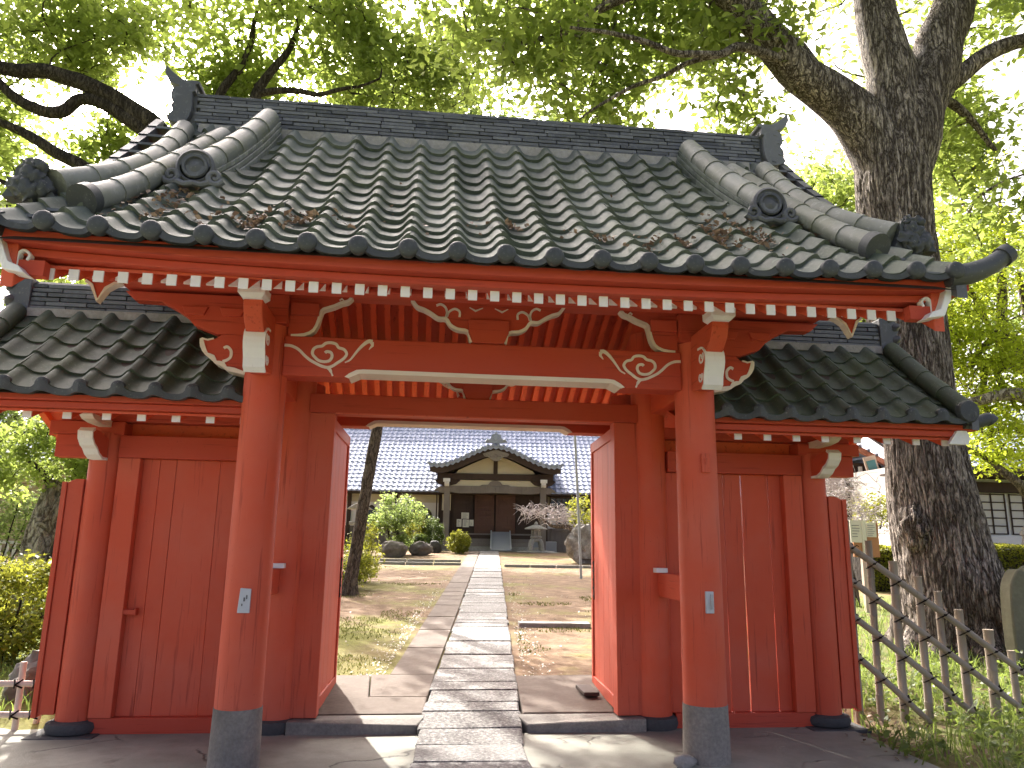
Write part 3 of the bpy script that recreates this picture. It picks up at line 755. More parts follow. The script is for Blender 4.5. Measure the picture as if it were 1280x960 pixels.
# ---- roof surface
EY, EZ, TY, TZ = -1.32, 3.10, .92, 5.06
def roofz(y):
    t = (y-EY)/(TY-EY); return EZ+(TZ-EZ)*(.75*t+.25*t*t)
def gsurf(x, t, back=False):
    y = EY+(TY-EY)*t; d = .02
    z = roofz(y)+.065*(abs(x)/3)**2.5*(1-t)
    sl = (roofz(y+d)-roofz(y-d))/(2*d); n = Vector((0, -sl, 1)).normalized()
    if back: return Vector((x, 2*YR-y, z)), Vector((0, sl, 1)).normalized()
    return Vector((x, y, z)), n
NC = 20; TX0 = -2.86; TW = .3
txs = [TX0+TW*i*(5.72/6.0) for i in range(NC+1)]
def vx(t): return 2.92-.30*min(1, t*1.5)+.08*max(0, t-.67)       # verge: the roof narrows a little upwards
for back in (False, True):
    m = MB()
    tile_field(m, txs, 13, lambda x, t: gsurf(x*(1-.10*min(1, t*1.5)*max(0, (abs(x)-2.2)/.7)), t, back), A=.036, lip=.033, lift=.036, nu=16, eave=True, mat_e=1, eh=.046)
    roof = m.build('tiled_roof', [tile_m, tile_e], gate, smooth=True, angle=35)
    if not back: main_roof = roof
    # board under the tiles closes the roof
    m = MB()
    for i in range(14):
        t0, t1 = i/14, (i+1)/14
        a, _ = gsurf(0, t0, back); b, _ = gsurf(0, t1, back)
        m.add([(-2.88, a.y, a.z-.04), (2.88, a.y, a.z-.04), (2.6, b.y, b.z-.04), (-2.6, b.y, b.z-.04)], [(0, 1, 2, 3)])
    m.build('roof_boarding', wood_dark, roof)
# round end tiles along the eave
m = MB(); m.lathe([(.052, .03), (.056, .0), (.056, -.018), (.048, -.028), (.03, -.034), (.0001, -.036)], (0, 0, 0), 24, 'y')
d0 = m.build('eave_end_tile', tile_e, None, smooth=True)
locs = []
for x in txs[:-1]+[txs[-1]-.02]:
    p, n = gsurf(x, 0); locs.append((x, p.y-.034, p.z+.020))
repeat(d0, main_roof, locs)
m = MB()
for x in txs:
    p, n = gsurf(x, 0, True); m.lathe([(.064, .034), (.064, -.02), (.05, -.03)], (x, p.y, p.z+.04), 12, 'y')
m.build('rear_end_tiles', tile_e, roof, smooth=True)
# pale bedding mortar under the main ridge
m = MB()
for sy in (-1, 1):
    vs = []; n = 120
    for i in range(n+1):
        x = -2.55+5.1*i/n; u = ((x-TX0)/(TW*5.72/6)) % 1.0
        vs += [(x, YR+sy*.155, 5.085), (x, YR+sy*(.175), 5.00-.03*(1-math.cos(2*math.pi*u)))]
    m.add(vs, [(2*i, 2*i+2, 2*i+3, 2*i+1) for i in range(n)])
    m.add([(-2.55, YR+sy*.155, 5.085), (2.55, YR+sy*.155, 5.085), (2.55, YR, 5.09), (-2.55, YR, 5.09)], [(0, 1, 2, 3)])
m.build('ridge_mortar', pale_rock, gate)
m = MB(); noshi_ridge(m, -2.60, 2.68, YR, 5.075, 5.41, 9, .125, .30); ridge = m.build('main_ridge', tile_d, gate)
ONI = [(-2.875, 5.64), (-2.825, 5.58), (-2.758, 5.53), (-2.706, 5.501), (-2.623, 5.502), (-2.577, 5.493), (-2.586, 5.467), (-2.613, 5.464), (-2.607, 5.395), (-2.633, 5.38), (-2.623, 5.273), (-2.627, 5.203), (-2.642, 5.139), (-2.67, 5.087), (-2.723, 5.07), (-2.813, 5.1), (-2.828, 5.137), (-2.79, 5.19), (-2.802, 5.252), (-2.788, 5.278), (-2.813, 5.314), (-2.81, 5.39), (-2.792, 5.423), (-2.749, 5.44), (-2.79, 5.455), (-2.845, 5.486), (-2.885, 5.565)]
for s in (-1, 1):
    m = MB(); k = 1 if s < 0 else -1.03
    for (w, f) in ((.165, 1.0), (.10, .0)):
        P = ONI if f else [(-2.60, 5.44), (-2.79, 5.42), (-2.80, 5.32), (-2.78, 5.28), (-2.79, 5.19), (-2.82, 5.12), (-2.72, 5.075), (-2.60, 5.09)]
        m.prism([(p[0]*k, p[1]) for p in cat2(P, 3)], 'y', YR-w, YR+w)
    if s > 0:
        for (x, z, r) in ((2.83, 5.42, .06), (2.86, 5.33, .05), (2.87, 5.22, .065), (2.80, 5.14, .06)): m.blob((x, YR-.05, z), (r, .12, r), 2, .25, 2.5, 0, int(x*10))
    m.build('ridge_end_tile', tile_d, ridge, smooth=True, angle=35, bevel=.008)
# round tile rows along the verges and the descending ridges
def on_roof(x, y, off): 
    t = (y-EY)/(TY-EY); p, n = gsurf(x, t); return p+n*off
for s in (-1, 1):
    m = MB()
    roll_tube(m, catmull([on_roof(2.60*s, .74, .06), on_roof(2.55*s, .3, .08), on_roof(2.555*s, -.06, .09), on_roof(2.645*s, -.42, .10), on_roof(2.82*s, -.74, .11)], 5), .088)
    m.build('verge_tile_roll', tile_r, main_roof, smooth=True, angle=45)
    m = MB()
    roll_tube(m, catmull([on_roof(2.25*s, .66, .06), on_roof(2.375*s, .0, .08), on_roof(2.465*s, -.58, .08), on_roof(2.54*s, -.93, .085)], 5), .085)
    vr = m.build('verge_tile_roll', tile_r, main_roof, smooth=True, angle=45)
    q = on_roof(2.545*s, -.955, .085); b = on_roof(2.52*s, -.86, .085)-q; m = MB()
    m.tube([q-b.normalized()*.025, q+b.normalized()*.05], .10, 20)
    m.build('verge_end_tile', tile_e, main_roof, smooth=True, angle=45)
    # tall descending ridge: two courses of flat tiles under a big roll
    m = MB(); path = catmull([on_roof(1.94*s, .86, 0), on_roof(1.99*s, .5, 0), on_roof(2.06*s, .1, 0), on_roof(2.14*s, -.28, 0)], 6)
    for c, (hw_, hh) in enumerate(((.125, .055), (.115, .105), (.105, .15))):
        for i in range(len(path)-1):
            if c == 2 and False: continue
            a, b = path[i], path[i+1].lerp(path[i], .03)
            z0_, z1_ = (-.03, .045) if c == 0 else (.052, .10) if c == 1 else (.106, .15)
            vs = [Vector((p.x+e*hw_, p.y, p.z+zz)) for p in (a, b) for e in (-1, 1) for zz in (z0_, z1_)]
            m.add(vs, [(0, 1, 3, 2), (4, 6, 7, 5), (0, 2, 6, 4), (1, 5, 7, 3), (0, 4, 5, 1), (2, 3, 7, 6)])
    dr = m.build('descending_ridge', tile_r if s < 0 else tile_m, gate, bevel=.004)
    m = MB(); roll_tube(m, [p+Vector((0, 0, .17)) for p in path], .098, .3, 16)
    m.build('cap_roll', tile_r, dr, smooth=True, angle=45)
    # its ogre end tile: a ringed disc over two curling scrolls
    q = path[-1]; cx_, cy_, cz_ = q.x, q.y-.03, q.z+.13
    m = MB()
    m.lathe([(.125, .07), (.135, .0), (.135, -.03), (.118, -.045), (.105, -.03), (.094, -.03), (.085, -.045), (.070, -.045), (.062, -.025), (.045, -.03), (.02, -.045), (.0001, -.047)], (cx_, cy_, cz_+.025), 32, 'y')
    m.prism([(cx_-.17, cz_-.135), (cx_+.17, cz_-.135), (cx_+.155, cz_-.05), (cx_+.10, cz_+.03), (cx_-.10, cz_+.03), (cx_-.155, cz_-.05)], 'y', cy_-.03, cy_+.07)
    for e in (-1, 1):
        sp = [Vector((cx_+e*(.150-(.062*(1-i/20))*math.cos(i*.5+3.6)), cy_-.045, cz_-.06+.062*(1-i/20)*math.sin(i*.5+3.6))) for i in range(19)]
        m.tube(sp, [.026-.0008*i for i in range(19)], 8)
        m.tube([Vector((cx_+e*.12, cy_-.04, cz_-.10)), Vector((cx_+e*.06, cy_-.045, cz_-.125)), Vector((cx_, cy_-.045, cz_-.11))], [.028, .024, .02], 8)
    m.build('ogre_tile', tile_d, dr, smooth=True, angle=35)
    # crouching corner ornament at the foot of the verge roll
    q = on_roof(2.93*s, -.80, .02)
    m = MB(); P = [(-.16, -.02), (-.11, .09), (-.10, .17), (-.05, .225), (.0, .21), (.035, .235), (.07, .20), (.065, .14), (.09, .10), (.115, .05), (.16, -.02)]
    m.prism([(q.x+p[0], q.z+p[1]) for p in cat2(P, 3)], 'y', q.y-.06, q.y+.06)
    for (dx, dz, r) in ((-.03, .19, .05), (.04, .19, .045), (0, .12, .07), (-.06, .05, .07), (.07, .05, .065), (.0, .02, .08)): m.blob((q.x+dx, q.y-.05, q.z+dz), (r, r*.8, r), 3, .28, 2.2, 0, int(dx*100)+7)
    m.build('corner_ornament', tile_e, main_roof, smooth=True, angle=75)
    # upturned horn of the eave corner
    m = MB(); m.tube(catmull([(2.82*s, -1.30, 3.155), (2.96*s, -1.31, 3.18), (3.10*s, -1.315, 3.235), (3.21*s, -1.32, 3.31)], 4), [.07, .07, .07, .07, .07, .068, .066, .064, .062, .06, .058, .057, .056], 14)
    m.tube([(3.195*s, -1.32, 3.298), (3.243*s, -1.32, 3.333)], [.068, .066], 16)
    m.build('corner_horn', tile_e, main_roof, smooth=True, angle=45)
    # gable edge: hanging verge tiles and the barge board below them
    for back in (False, True):
        m = MB(); n = 14
        for i in range(n):
            a, _ = gsurf(0, i/n, back); b, _ = gsurf(0, (i+1.05)/n if i < n-1 else 1, back)
            xa, xb = 2.86*s, 2.93*s
            vs = [(x, p.y, p.z+dz+.06+(0.012 if p is a else 0)) for p in (a, b) for x in (xa, xb) for dz in (-.16, .0)]
            m.add(vs, [(0, 1, 3, 2), (4, 6, 7, 5), (0, 2, 6, 4), (1, 5, 7, 3), (0, 4, 5, 1), (2, 3, 7, 6)])
            m.box(min(2.55*s, 2.93*s), max(2.55*s, 2.93*s), min(a.y, b.y), max(a.y, b.y), min(a.z, b.z)+.055, min(a.z, b.z)+.075)
        m.build('verge_tiles', tile_d, main_roof)
        m = MB(); n = 16; up = []; dn = []
        for i in range(n+1):
            t = .05+.95*i/n; a, _ = gsurf(0, t, back); up.append((a.y, a.z-.10)); dn.append((a.y, a.z-.36+.03*math.sin(t*3)))
        m.prism(up+dn[::-1], 'x', min(2.765*s, 2.835*s), max(2.765*s, 2.835*s)); b = m.build('barge_board', red_y, gate, bevel=.005)
        if not back:
            m = MB()
            P = [(s*2.86, 3.17), (s*2.92, 3.17), (s*2.90, 3.10), (s*2.865, 3.085), (s*2.855, 3.01), (s*2.835, 2.985), (s*2.80, 2.905), (s*2.68, 2.885), (s*2.72, 2.93), (s*2.775, 2.95), (s*2.80, 3.0)]
            m.prism(P, 'y', -1.27, -1.15); 
            m.ribbon(cat2([(s*2.77, 2.93), (s*2.765, 3.02), (s*2.735, 3.045), (s*2.705, 3.02), (s*2.715, 2.985)], 4), .016, -1.20, -1.15)
            m.build('barge_end', white_p, b, bevel=.005)
            m = MB(); m.box(min(2.62*s, 2.79*s), max(2.62*s, 2.79*s), -1.19, -1.12, 2.90, 2.99); m.build('eave_end_block', red_h, gate)

# ================================================================== side walls with their own small roofs
def wing(s):
    side = 'left' if s < 0 else 'right'
    lab = ('vermilion board side wall with its own small tiled roof and a door handle, left of the gate' if s < 0 else
           'vermilion board side wall with its own small tiled roof and bright slits between boards, right of the gate')
    t = thing('side_wall', (2.4*s, YR, 0), lab, 'side wall')
    X = lambda a, b: (min(a*s, b*s), max(a*s, b*s))
    def bx(name, a, b, y0, y1, z0, z1, mat=red_v, parent=t, bevel=.006):
        m = MB(); x0, x1 = X(a, b); m.box(x0, x1, y0, y1, z0, z1); return m.build(name, mat, parent, bevel=bevel)
    p = post(t, 3.03*s, YR, .135, .130, .10, 2.30)
    m = MB()
    m.lathe([(.15, .005), (.185, .02), (.198, .055), (.188, .088), (.15, .102)], (3.03*s, YR-.01, 0), 32); sb = m.build('stone_base', dish_m, p, smooth=True)
    m = MB(); m.box(*X(2.80, 3.30), .80, 1.28, -.05, .012); m.build('base_slab', dish_m, p, bevel=.01)
    bx('sill', 1.70, 2.90, .955, 1.10, .0, .118, red_h)
    bx('jamb', 2.735, 2.905, .945, 1.09, .119, 2.10)
    bx('jamb', 1.66, 1.78, .985, 1.09, .119, 2.10)
    bx('head_rail', 1.68, 2.91, .94, 1.10, 2.102, 2.285, red_h)
    bx('transom_board', 1.68, 2.90, 1.10, 1.12, 2.286, 2.46, red_lit)  # brighter paint stands in for light reaching the board from beneath
    bx('wall_plate', 1.66, 3.40, .98, 1.12, 2.40, 2.50, red_h)
    # vertical boards of the panel
    edges = [1.72, 2.12, 2.47, 2.60, 2.735] if s < 0 else [1.72, 1.98, 2.20, 2.37, 2.62, 2.735]
    panel = None
    for i in range(len(edges)-1):
        g = .0015 if s < 0 else (.0048 if i in (2, 3) else .0012)
        dy = rng.uniform(-.003, .003)
        m = MB(); m.box(*X(edges[i]+g, edges[i+1]-g), 1.02+dy, 1.05+dy, .118, 2.102)
        m.build('wall_board', red_v, t, bevel=.004)
    if s < 0:
        m = MB(); m.box(-2.79, -2.65, .955, 1.018, .875, .915); m.box(-2.655, -2.64, .95, 1.018, .87, .925)
        m.build('door_handle', red_h, t, bevel=.006)
        m = MB(); m.lathe([(.002, -.022), (.016, -.018), (.02, -.004), (.016, .008), (.01, .02)], (-1.97, .995, .16), 12, 'y'); m.build('bolt_knob', metal_m, t, smooth=True)
    # fin board outside the corner post
    m = MB(); m.prism([(s*3.165, .14), (s*3.285, .14), (s*3.285, 1.90), (s*3.225, 1.925), (s*3.165, 1.925)], 'y', .985, 1.035)
    m.box(*X(3.287, 3.325), .97, 1.05, .12, 1.90)
    m.build('fin_board', red_v, t, bevel=.004)
    # stacked beam ends at the corner and a white nosing in front
    m = MB(); m.box(*X(2.88, 3.46), .93, 1.12, 2.285, 2.392); m.build('corner_beam', red_h, t, bevel=.006)
    m = MB(); m.box(*X(3.16, 3.41), .96, 1.09, 2.10, 2.283); m.build('corner_plank', red_h, t, bevel=.005)
    m = MB(); prof = [(.92, 2.085), (.92, 2.25), (.72, 2.285), (.63, 2.285), (.59, 2.26), (.60, 2.215), (.65, 2.17), (.70, 2.15), (.75, 2.11), (.82, 2.085)]
    m.prism(prof, 'x', *X(2.985, 3.085)); b = m.build('corner_nose', red_y, t, bevel=.005)
    m = MB(); m.ribbon([(.92, 2.083), (.82, 2.083), (.75, 2.108), (.70, 2.148), (.65, 2.168), (.60, 2.213), (.588, 2.26), (.63, 2.287)], .02, *X(2.98, 3.09), axis='x'); m.build('white_face', white_p, b)
    m = MB(); m.prism([(.55, 2.385), (.60, 2.36), (.72, 2.345), (.95, 2.345), (.95, 2.40), (.55, 2.40)], 'x', *X(2.985, 3.085)); m.build('bracket_nose', cream_p, t, bevel=.004)
    # rafters with white ends
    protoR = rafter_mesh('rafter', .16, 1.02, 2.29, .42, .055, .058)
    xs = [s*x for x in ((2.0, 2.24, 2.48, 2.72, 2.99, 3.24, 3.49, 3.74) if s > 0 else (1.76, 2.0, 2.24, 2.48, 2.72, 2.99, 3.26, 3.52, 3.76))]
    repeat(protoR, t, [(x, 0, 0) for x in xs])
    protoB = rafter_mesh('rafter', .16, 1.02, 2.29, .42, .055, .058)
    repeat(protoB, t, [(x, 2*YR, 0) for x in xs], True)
    m = MB()
    x0, x1 = X(1.62, 3.78)
    plank(m, .10, 2.327, YR, 2.327+.395, .018, x0, x1); plank(m, 2*YR-.10, 2.327, YR+.002, 2.327+.394, .018, x0, x1); m.build('soffit', red_y, t)
    for back in (0, 1):
        ya, yb = (.05, .15) if not back else (2*YR-.15, 2*YR-.05)
        m = MB(); m.box(*X(1.62, 3.86), ya, yb, 2.350, 2.395); m.build('eave_board', red_h, t, bevel=.005)
        ya, yb = (.005, .14) if not back else (2*YR-.14, 2*YR-.005)
        m = MB(); m.box(*X(1.62, 3.93), ya, yb, 2.397, 2.442); m.build('eave_board', red_h, t, bevel=.005)
    # small roof
    def ws(x, tt, back=False):
        y = -.06+.98*tt; z = 2.455+.82*tt*(.90+.10*tt); sl = .82*(.9+.2*tt)/.98
        z += .03*max(0, (abs(x)-1.6)/2.4)**2*(1-tt)
        if back: return Vector((x, 2*YR-y, z)), Vector((0, sl, 1)).normalized()
        return Vector((x, y, z)), Vector((0, -sl, 1)).normalized()
    w = .25; n = 9
    tx = [s*(1.58+w*i) for i in range(n+1)]
    if s < 0: tx = tx[::-1]
    for back in (False, True):
        m = MB(); tile_field(m, tx, 5, lambda x, tt: ws(x, tt, back), A=.030, lip=.022, lift=.026, eave=True, mat_e=1, eh=.06)
        r = m.build('tiled_roof', [tile_w, tile_e], t, smooth=True, angle=35)
        if not back: mr = r
        m = MB(); a, _ = ws(0, 0, back); b, _ = ws(0, 1, back); m.add([(x0, a.y, a.z-.03), (x1+.1, a.y, a.z-.03), (x1+.1, b.y, b.z-.03), (x0, b.y, b.z-.03)], [(0, 1, 2, 3)]); m.build('roof_boarding', wood_dark, r)
    m = MB(); m.lathe([(.046, .03), (.050, .0), (.045, -.02), (.022, -.032), (.0001, -.034)], (0, 0, 0), 18, 'y')
    d = m.build('eave_end_tile', tile_e, None, smooth=True)
    repeat(d, mr, [(x, ws(x, 0)[0].y-.006, ws(x, 0)[0].z+.03) for x in tx])
    m = MB(); m.box(*X(1.62, 3.75), YR-.15, YR+.15, 3.245, 3.315); m.build('ridge_mortar', pale_rock, t)
    m = MB(); a, b = X(1.62, 3.80); noshi_ridge(m, a, b, YR, 3.305, 3.545, 6, .115, .34); rg = m.build('small_ridge', tile_d, t)
    m = MB()
    m.prism([(s*p, z) for p, z in ((3.74, 3.28), (3.90, 3.28), (3.93, 3.36), (3.90, 3.42), (3.93, 3.48), (3.90, 3.56), (3.96, 3.66), (3.88, 3.63), (3.74, 3.58))], 'y', YR-.15, YR+.15)
    for (x, z, r) in ((3.90, 3.50, .06), (3.90, 3.38, .06), (3.84, 3.58, .05)): m.blob((s*x, YR-.08, z), (r, .1, r), 2, .25, 2.5, 0, int(x*10))
    m.build('ridge_end_tile', tile_d, rg, smooth=True, angle=35, bevel=.006)
    m = MB(); roll_tube(m, [ws(3.80*s, .93)[0]+Vector((0, 0, .06)), ws(3.79*s, .5)[0]+Vector((0, 0, .06)), ws(3.80*s, .02)[0]+Vector((0, 0, .06))], .078, .26, 14); m.build('verge_tile_roll', tile_w, mr, smooth=True, angle=45)
    m = MB(); q = ws(3.80*s, 0)[0]+Vector((0, -.02, .055)); m.lathe([(.09, .04), (.09, 0), (.08, -.015), (.0001, -.02)], q, 20, 'y'); m.build('verge_end_tile', tile_e, mr, smooth=True)
    m = MB(); m.tube(catmull([(3.80*s, .0, 2.455), (3.91*s, .0, 2.46), (4.02*s, .0, 2.495), (4.055*s, .0, 2.47)], 4), [.05]*10+[.05, .055, .05], 12); m.build('corner_horn', tile_e, mr, smooth=True, angle=45)
    m = MB()
    for back in (False, True):
        for i in range(5):
            a, _ = ws(3.8, i/5, back); b, _ = ws(3.8, (i+1.1)/5, back)
            vs = [(x, p.y, p.z+dz+.05) for p in (a, b) for x in (3.83*s, 3.89*s) for dz in (-.14, 0)]
            m.add(vs, [(0, 1, 3, 2), (4, 6, 7, 5), (0, 2, 6, 4), (1, 5, 7, 3), (0, 4, 5, 1), (2, 3, 7, 6)])
    m.build('verge_tiles', tile_d, mr)
    m = MB()
    for back in (0, 1):
        pr = [(.06, 2.285), (.06, 2.40), (1.03, 3.17), (1.03, 2.98)]
        if back: pr = [(2*YR-y, z) for y, z in pr][::-1]
        m.prism(pr, 'x', *X(3.74, 3.79))
    b = m.build('barge_board', red_y, t)
    m = MB(); m.prism([(s*3.68, 2.285), (s*3.84, 2.285), (s*3.865, 2.33), (s*3.84, 2.394), (s*3.76, 2.394)], 'y', .02, .058); m.build('barge_end', white_p, b)
    # gable boarding
    m = MB(); m.prism([(.55, 2.50), (2*YR-.55, 2.50), (YR, 2.74)], 'x', *X(3.30, 3.33)); m.build('gable_panel', red_y, t)
for s in (-1, 1): wing(s)

# loose stone beside the right post
m = MB(); m.blob((1.40, -.13, .02), (.075, .06, .055), 3, .15, 1.6, 0, 3)
tag(m.build('loose_stone', pale_rock, smooth=True), 'small pale stone lying against the foot of the right front post', 'stone')
# loose wooden chock at the foot of the right leaf
m = MB(); m.box(1.05, 1.19, 1.55, 1.95, .15, .182)
tag(m.build('floor_plank', wood_dark, bevel=.005), 'short dark plank on the raised floor by the right door leaf', 'plank')

# ================================================================== foliage tools
npr = np.random.RandomState(5)
def leaf_mesh(name, P, size, mat, parent=None, world=True, flat=.5, elong=1.0, N=None, var=.5, tone=None):
    n = len(P); P = np.asarray(P, float)
    up = npr.normal(size=(n, 3)); up[:, 2] = np.abs(up[:, 2])+flat; up /= np.linalg.norm(up, axis=1)[:, None]
    a = npr.normal(size=(n, 3)); a[:, 2] -= .4; a -= up*(a*up).sum(1)[:, None]; a /= np.linalg.norm(a, axis=1)[:, None]+1e-9
    b = np.cross(up, a); s = size*(1+var*npr.uniform(-1, 1, n))[:, None]
    v = np.empty((n, 4, 3)); L = s*elong
    v[:, 0] = P-a*L*.5; v[:, 1] = P+b*s*.33+up*s*.06-a*L*.02; v[:, 2] = P+a*L*.55-up*s*.08; v[:, 3] = P-b*s*.33+up*s*.06-a*L*.02
    me = bpy.data.meshes.new(name); me.materials.append(mat)
    me.vertices.add(n*4); me.vertices.foreach_set('co', v.reshape(-1))
    me.loops.add(n*4); me.loops.foreach_set('vertex_index', np.arange(n*4))
    me.polygons.add(n); me.polygons.foreach_set('loop_start', np.arange(n)*4); me.polygons.foreach_set('loop_total', np.full(n, 4))
    me.update(calc_edges=True)
    at = me.attributes.new('tone', 'FLOAT', 'FACE'); at.data.foreach_set('value', npr.uniform(0, 1, n) if tone is None else tone)
    o = bpy.data.objects.new(name, me); place(o, parent, world); return o
def ell_points(c, r, n, gap=.0, seed=0, freq=.55, shell=0):
    """cluster centres in an ellipsoid, thinned by noise so that gaps open"""
    o = []; c = np.array(c); r = np.array(r); k = 0
    while len(o) < n and k < n*40:
        k += 1; p = npr.uniform(-1, 1, 3); d = np.linalg.norm(p)
        if d > 1 or d < shell: continue
        q = c+p*r
        if gap and noise.noise(Vector(q*freq)+Vector((seed*3.1, 0, 0))) < gap-.5+.0: continue
        o.append(q)
    return o
def leaves_round(cs, per, rad):
    cs = np.asarray(cs); n = len(cs)
    k = npr.poisson(per, n); idx = np.repeat(np.arange(n), k)
    return cs[idx]+npr.normal(size=(len(idx), 3))*np.array(rad)*.6
def connect(m, skeleton, clusters, rr=.012, sag=.12, r0=.05):
    """twigs that join each cluster to the nearest wood already grown"""
    nodes = [np.array(p) for p in skeleton]; cl = [np.array(c) for c in clusters]
    A = np.array(nodes); d = np.array([np.min(np.linalg.norm(A-c, axis=1)) for c in cl])
    for i in np.argsort(d):
        A = np.array(nodes); c = cl[i]; dd = np.linalg.norm(A-c, axis=1); j = int(np.argmin(dd)); L = dd[j]
        if L < .05: continue
        a = A[j]; k = max(3, int(L/.3)); pts = []
        side = npr.normal(size=3)*L*.07
        for q in range(k+1):
            t = q/k; p = a+(c-a)*t+side*math.sin(math.pi*t)+np.array([0, 0, sag*L*math.sin(math.pi*t)])+npr.normal(size=3)*.015*(0 < q < k)
            pts.append(p)
        w = rr+min(r0, .012*L)
        m.tube(pts, [w*(1-.6*q/k) for q in range(k+1)], 5)
        nodes += pts[1:]
def limb(m, pts, rs, n=12, k=5, rough=.03):
    c = catmull(pts, k); tot = len(c)
    rr = [np.interp(i/(tot-1)*(len(rs)-1), range(len(rs)), rs) for i in range(tot)]
    c = [p+Vector((noise.noise(p*1.7), noise.noise(p*1.7+Vector((9, 0, 0))), noise.noise(p*1.7+Vector((0, 9, 0)))))*rough*2 for p in c]
    m.tube(c, rr, n); return [tuple(p) for p in c]
def furrowed_trunk(path, rads, nrad=110, rows=150, depth=.03, seed=1, flute=.05):
    """trunk whose bark is really cut by upright furrows"""
    c = catmull(path, 24); L = [0]
    for i in range(len(c)-1): L.append(L[-1]+(c[i+1]-c[i]).length)
    m = MB(); vs = []
    for r in range(rows+1):
        s = L[-1]*r/rows; i = max(0, min(len(c)-2, int(np.searchsorted(L, s))-1)); f = (s-L[i])/max(1e-6, L[i+1]-L[i])
        p = c[i].lerp(c[i+1], min(1, f)); rad = float(np.interp(s, [L[min(q*24, len(L)-1)] for q in range(len(path))], rads))
        for j in range(nrad):
            t = 2*math.pi*j/nrad; d = Vector((math.cos(t), math.sin(t), 0))
            q = Vector((d.x*rad*11.0, d.y*rad*11.0, s*2.0))
            w = noise.noise(Vector((d.x*2, d.y*2, s*.9))+Vector((seed, 0, 0)))
            h = 1-2*abs(noise.noise(q*1.35+Vector((seed*5, w*.8, 0))))
            h2 = 1-2*abs(noise.noise(Vector((d.x*rad*24, d.y*rad*24, s*5.0))+Vector((0, seed, 3))))
            fl = math.sin(t*5+1.1+s*.15)*max(0, 1-s/1.5)*.16*rad
            vs.append(p+d*(rad*(1+flute*w*1.2)+depth*(h*.75+h2*.35)+fl))
    m.add(vs, [(r*nrad+j, r*nrad+(j+1) % nrad, (r+1)*nrad+(j+1) % nrad, (r+1)*nrad+j) for r in range(rows) for j in range(nrad)])
    return m, [tuple(p) for p in c]

# ================================================================== the big tree on the right
T = thing('broadleaf_tree', (6.5, 4.1, 0), 'huge furrowed old tree with forking limbs behind the bamboo fence', 'tree')
m, sk = furrowed_trunk([(6.72, 4.1, -.25), (6.55, 4.05, .35), (6.34, 4.0, 1.4), (6.21, 4, 2.85), (6.14, 4, 4.3), (6.13, 4, 5.8), (6.14, 4, 6.9), (6.22, 4, 7.9)], [.98, .76, .575, .47, .475, .46, .49, .30], 240, 300, .026)
m.blob((5.78, 3.72, 1.75), (.13, .18, .26), 4, .22, 2.2, 0, 5)
m.build('trunk', bark_big, T, smooth=True, angle=80)
for k, (a, L) in enumerate(((-2.6, 1.1), (-1.9, 1.0), (-1.2, 1.2), (-.4, 1.1), (3.3, 1.0), (2.4, .9))):
    m = MB(); c, s_ = math.cos(a), math.sin(a)
    limb(m, [(6.6+.45*c, 4.08+.45*s_, .75), (6.6+.75*c, 4.08+.75*s_, .28), (6.6+(.5+L*.6)*c, 4.08+(.5+L*.6)*s_, .09), (6.6+(.6+L)*c, 4.08+(.6+L)*s_, -.05)], [.24, .20, .13, .05], 12); m.build('root', bark_big, T, smooth=True, angle=70)
m = MB(); SK = []
SK += limb(m, [(6.12, 4, 6.5), (6.0, 4, 7.1), (5.62, 3.98, 7.72), (4.95, 3.9, 8.15), (4.36, 3.8, 8.62), (3.95, 3.7, 9.05), (3.41, 3.6, 9.32), (2.75, 3.4, 9.35), (1.9, 3.2, 9.9), (.9, 3.2, 10.3)], [.42, .43, .35, .28, .25, .22, .19, .16, .11, .05], 16)
SK += limb(m, [(6.14, 4, 6.7), (6.2, 4, 7.4), (6.27, 4, 8.2), (6.27, 4.1, 9.2), (6.2, 4.2, 10.4), (6.0, 4.2, 12)], [.42, .45, .38, .32, .27, .18], 20)
SK += limb(m, [(6.2, 4, 6.6), (6.42, 4, 7.4), (6.82, 4, 8.3), (7.15, 4, 9.1), (7.5, 4, 9.9), (8.1, 4.1, 11.5)], [.40, .44, .38, .34, .30, .2], 20)
SK += limb(m, [(6.7, 4, 7.9), (7.15, 3.9, 8.35), (7.8, 3.8, 8.84), (8.5, 3.7, 9.1), (9.6, 3.5, 9.3)], [.16, .14, .12, .10, .05], 10)
SK += limb(m, [(6.75, 4.1, 7.9), (7.25, 4.2, 8.25), (7.7, 4.3, 8.1), (8.2, 4.4, 7.6)], [.10, .08, .06, .03], 8)
SK += limb(m, [(4.7, 3.85, 8.35), (4.3, 3.7, 8.32), (3.75, 3.5, 8.35), (3.35, 3.4, 8.1), (2.75, 3.3, 7.95), (2.1, 3.2, 8.05), (1.2, 3.1, 8.1)], [.10, .075, .065, .055, .045, .035, .02], 8)
SK += limb(m, [(3.4, 3.4, 8.12), (2.6, 3.6, 7.85), (2.0, 3.8, 7.6), (1.55, 4.0, 7.3)], [.04, .03, .025, .012], 6)
SK += limb(m, [(3.0, 3.5, 9.33), (2.0, 3.9, 9.15), (1.2, 4.2, 8.75), (.2, 4.4, 8.7)], [.09, .065, .055, .03], 8)
SK += limb(m, [(5.2, 3.9, 8.0), (5.0, 4.4, 9.2), (4.6, 5, 10.3), (4.2, 5.4, 11.2)], [.12, .09, .07, .04], 8)
CL = []
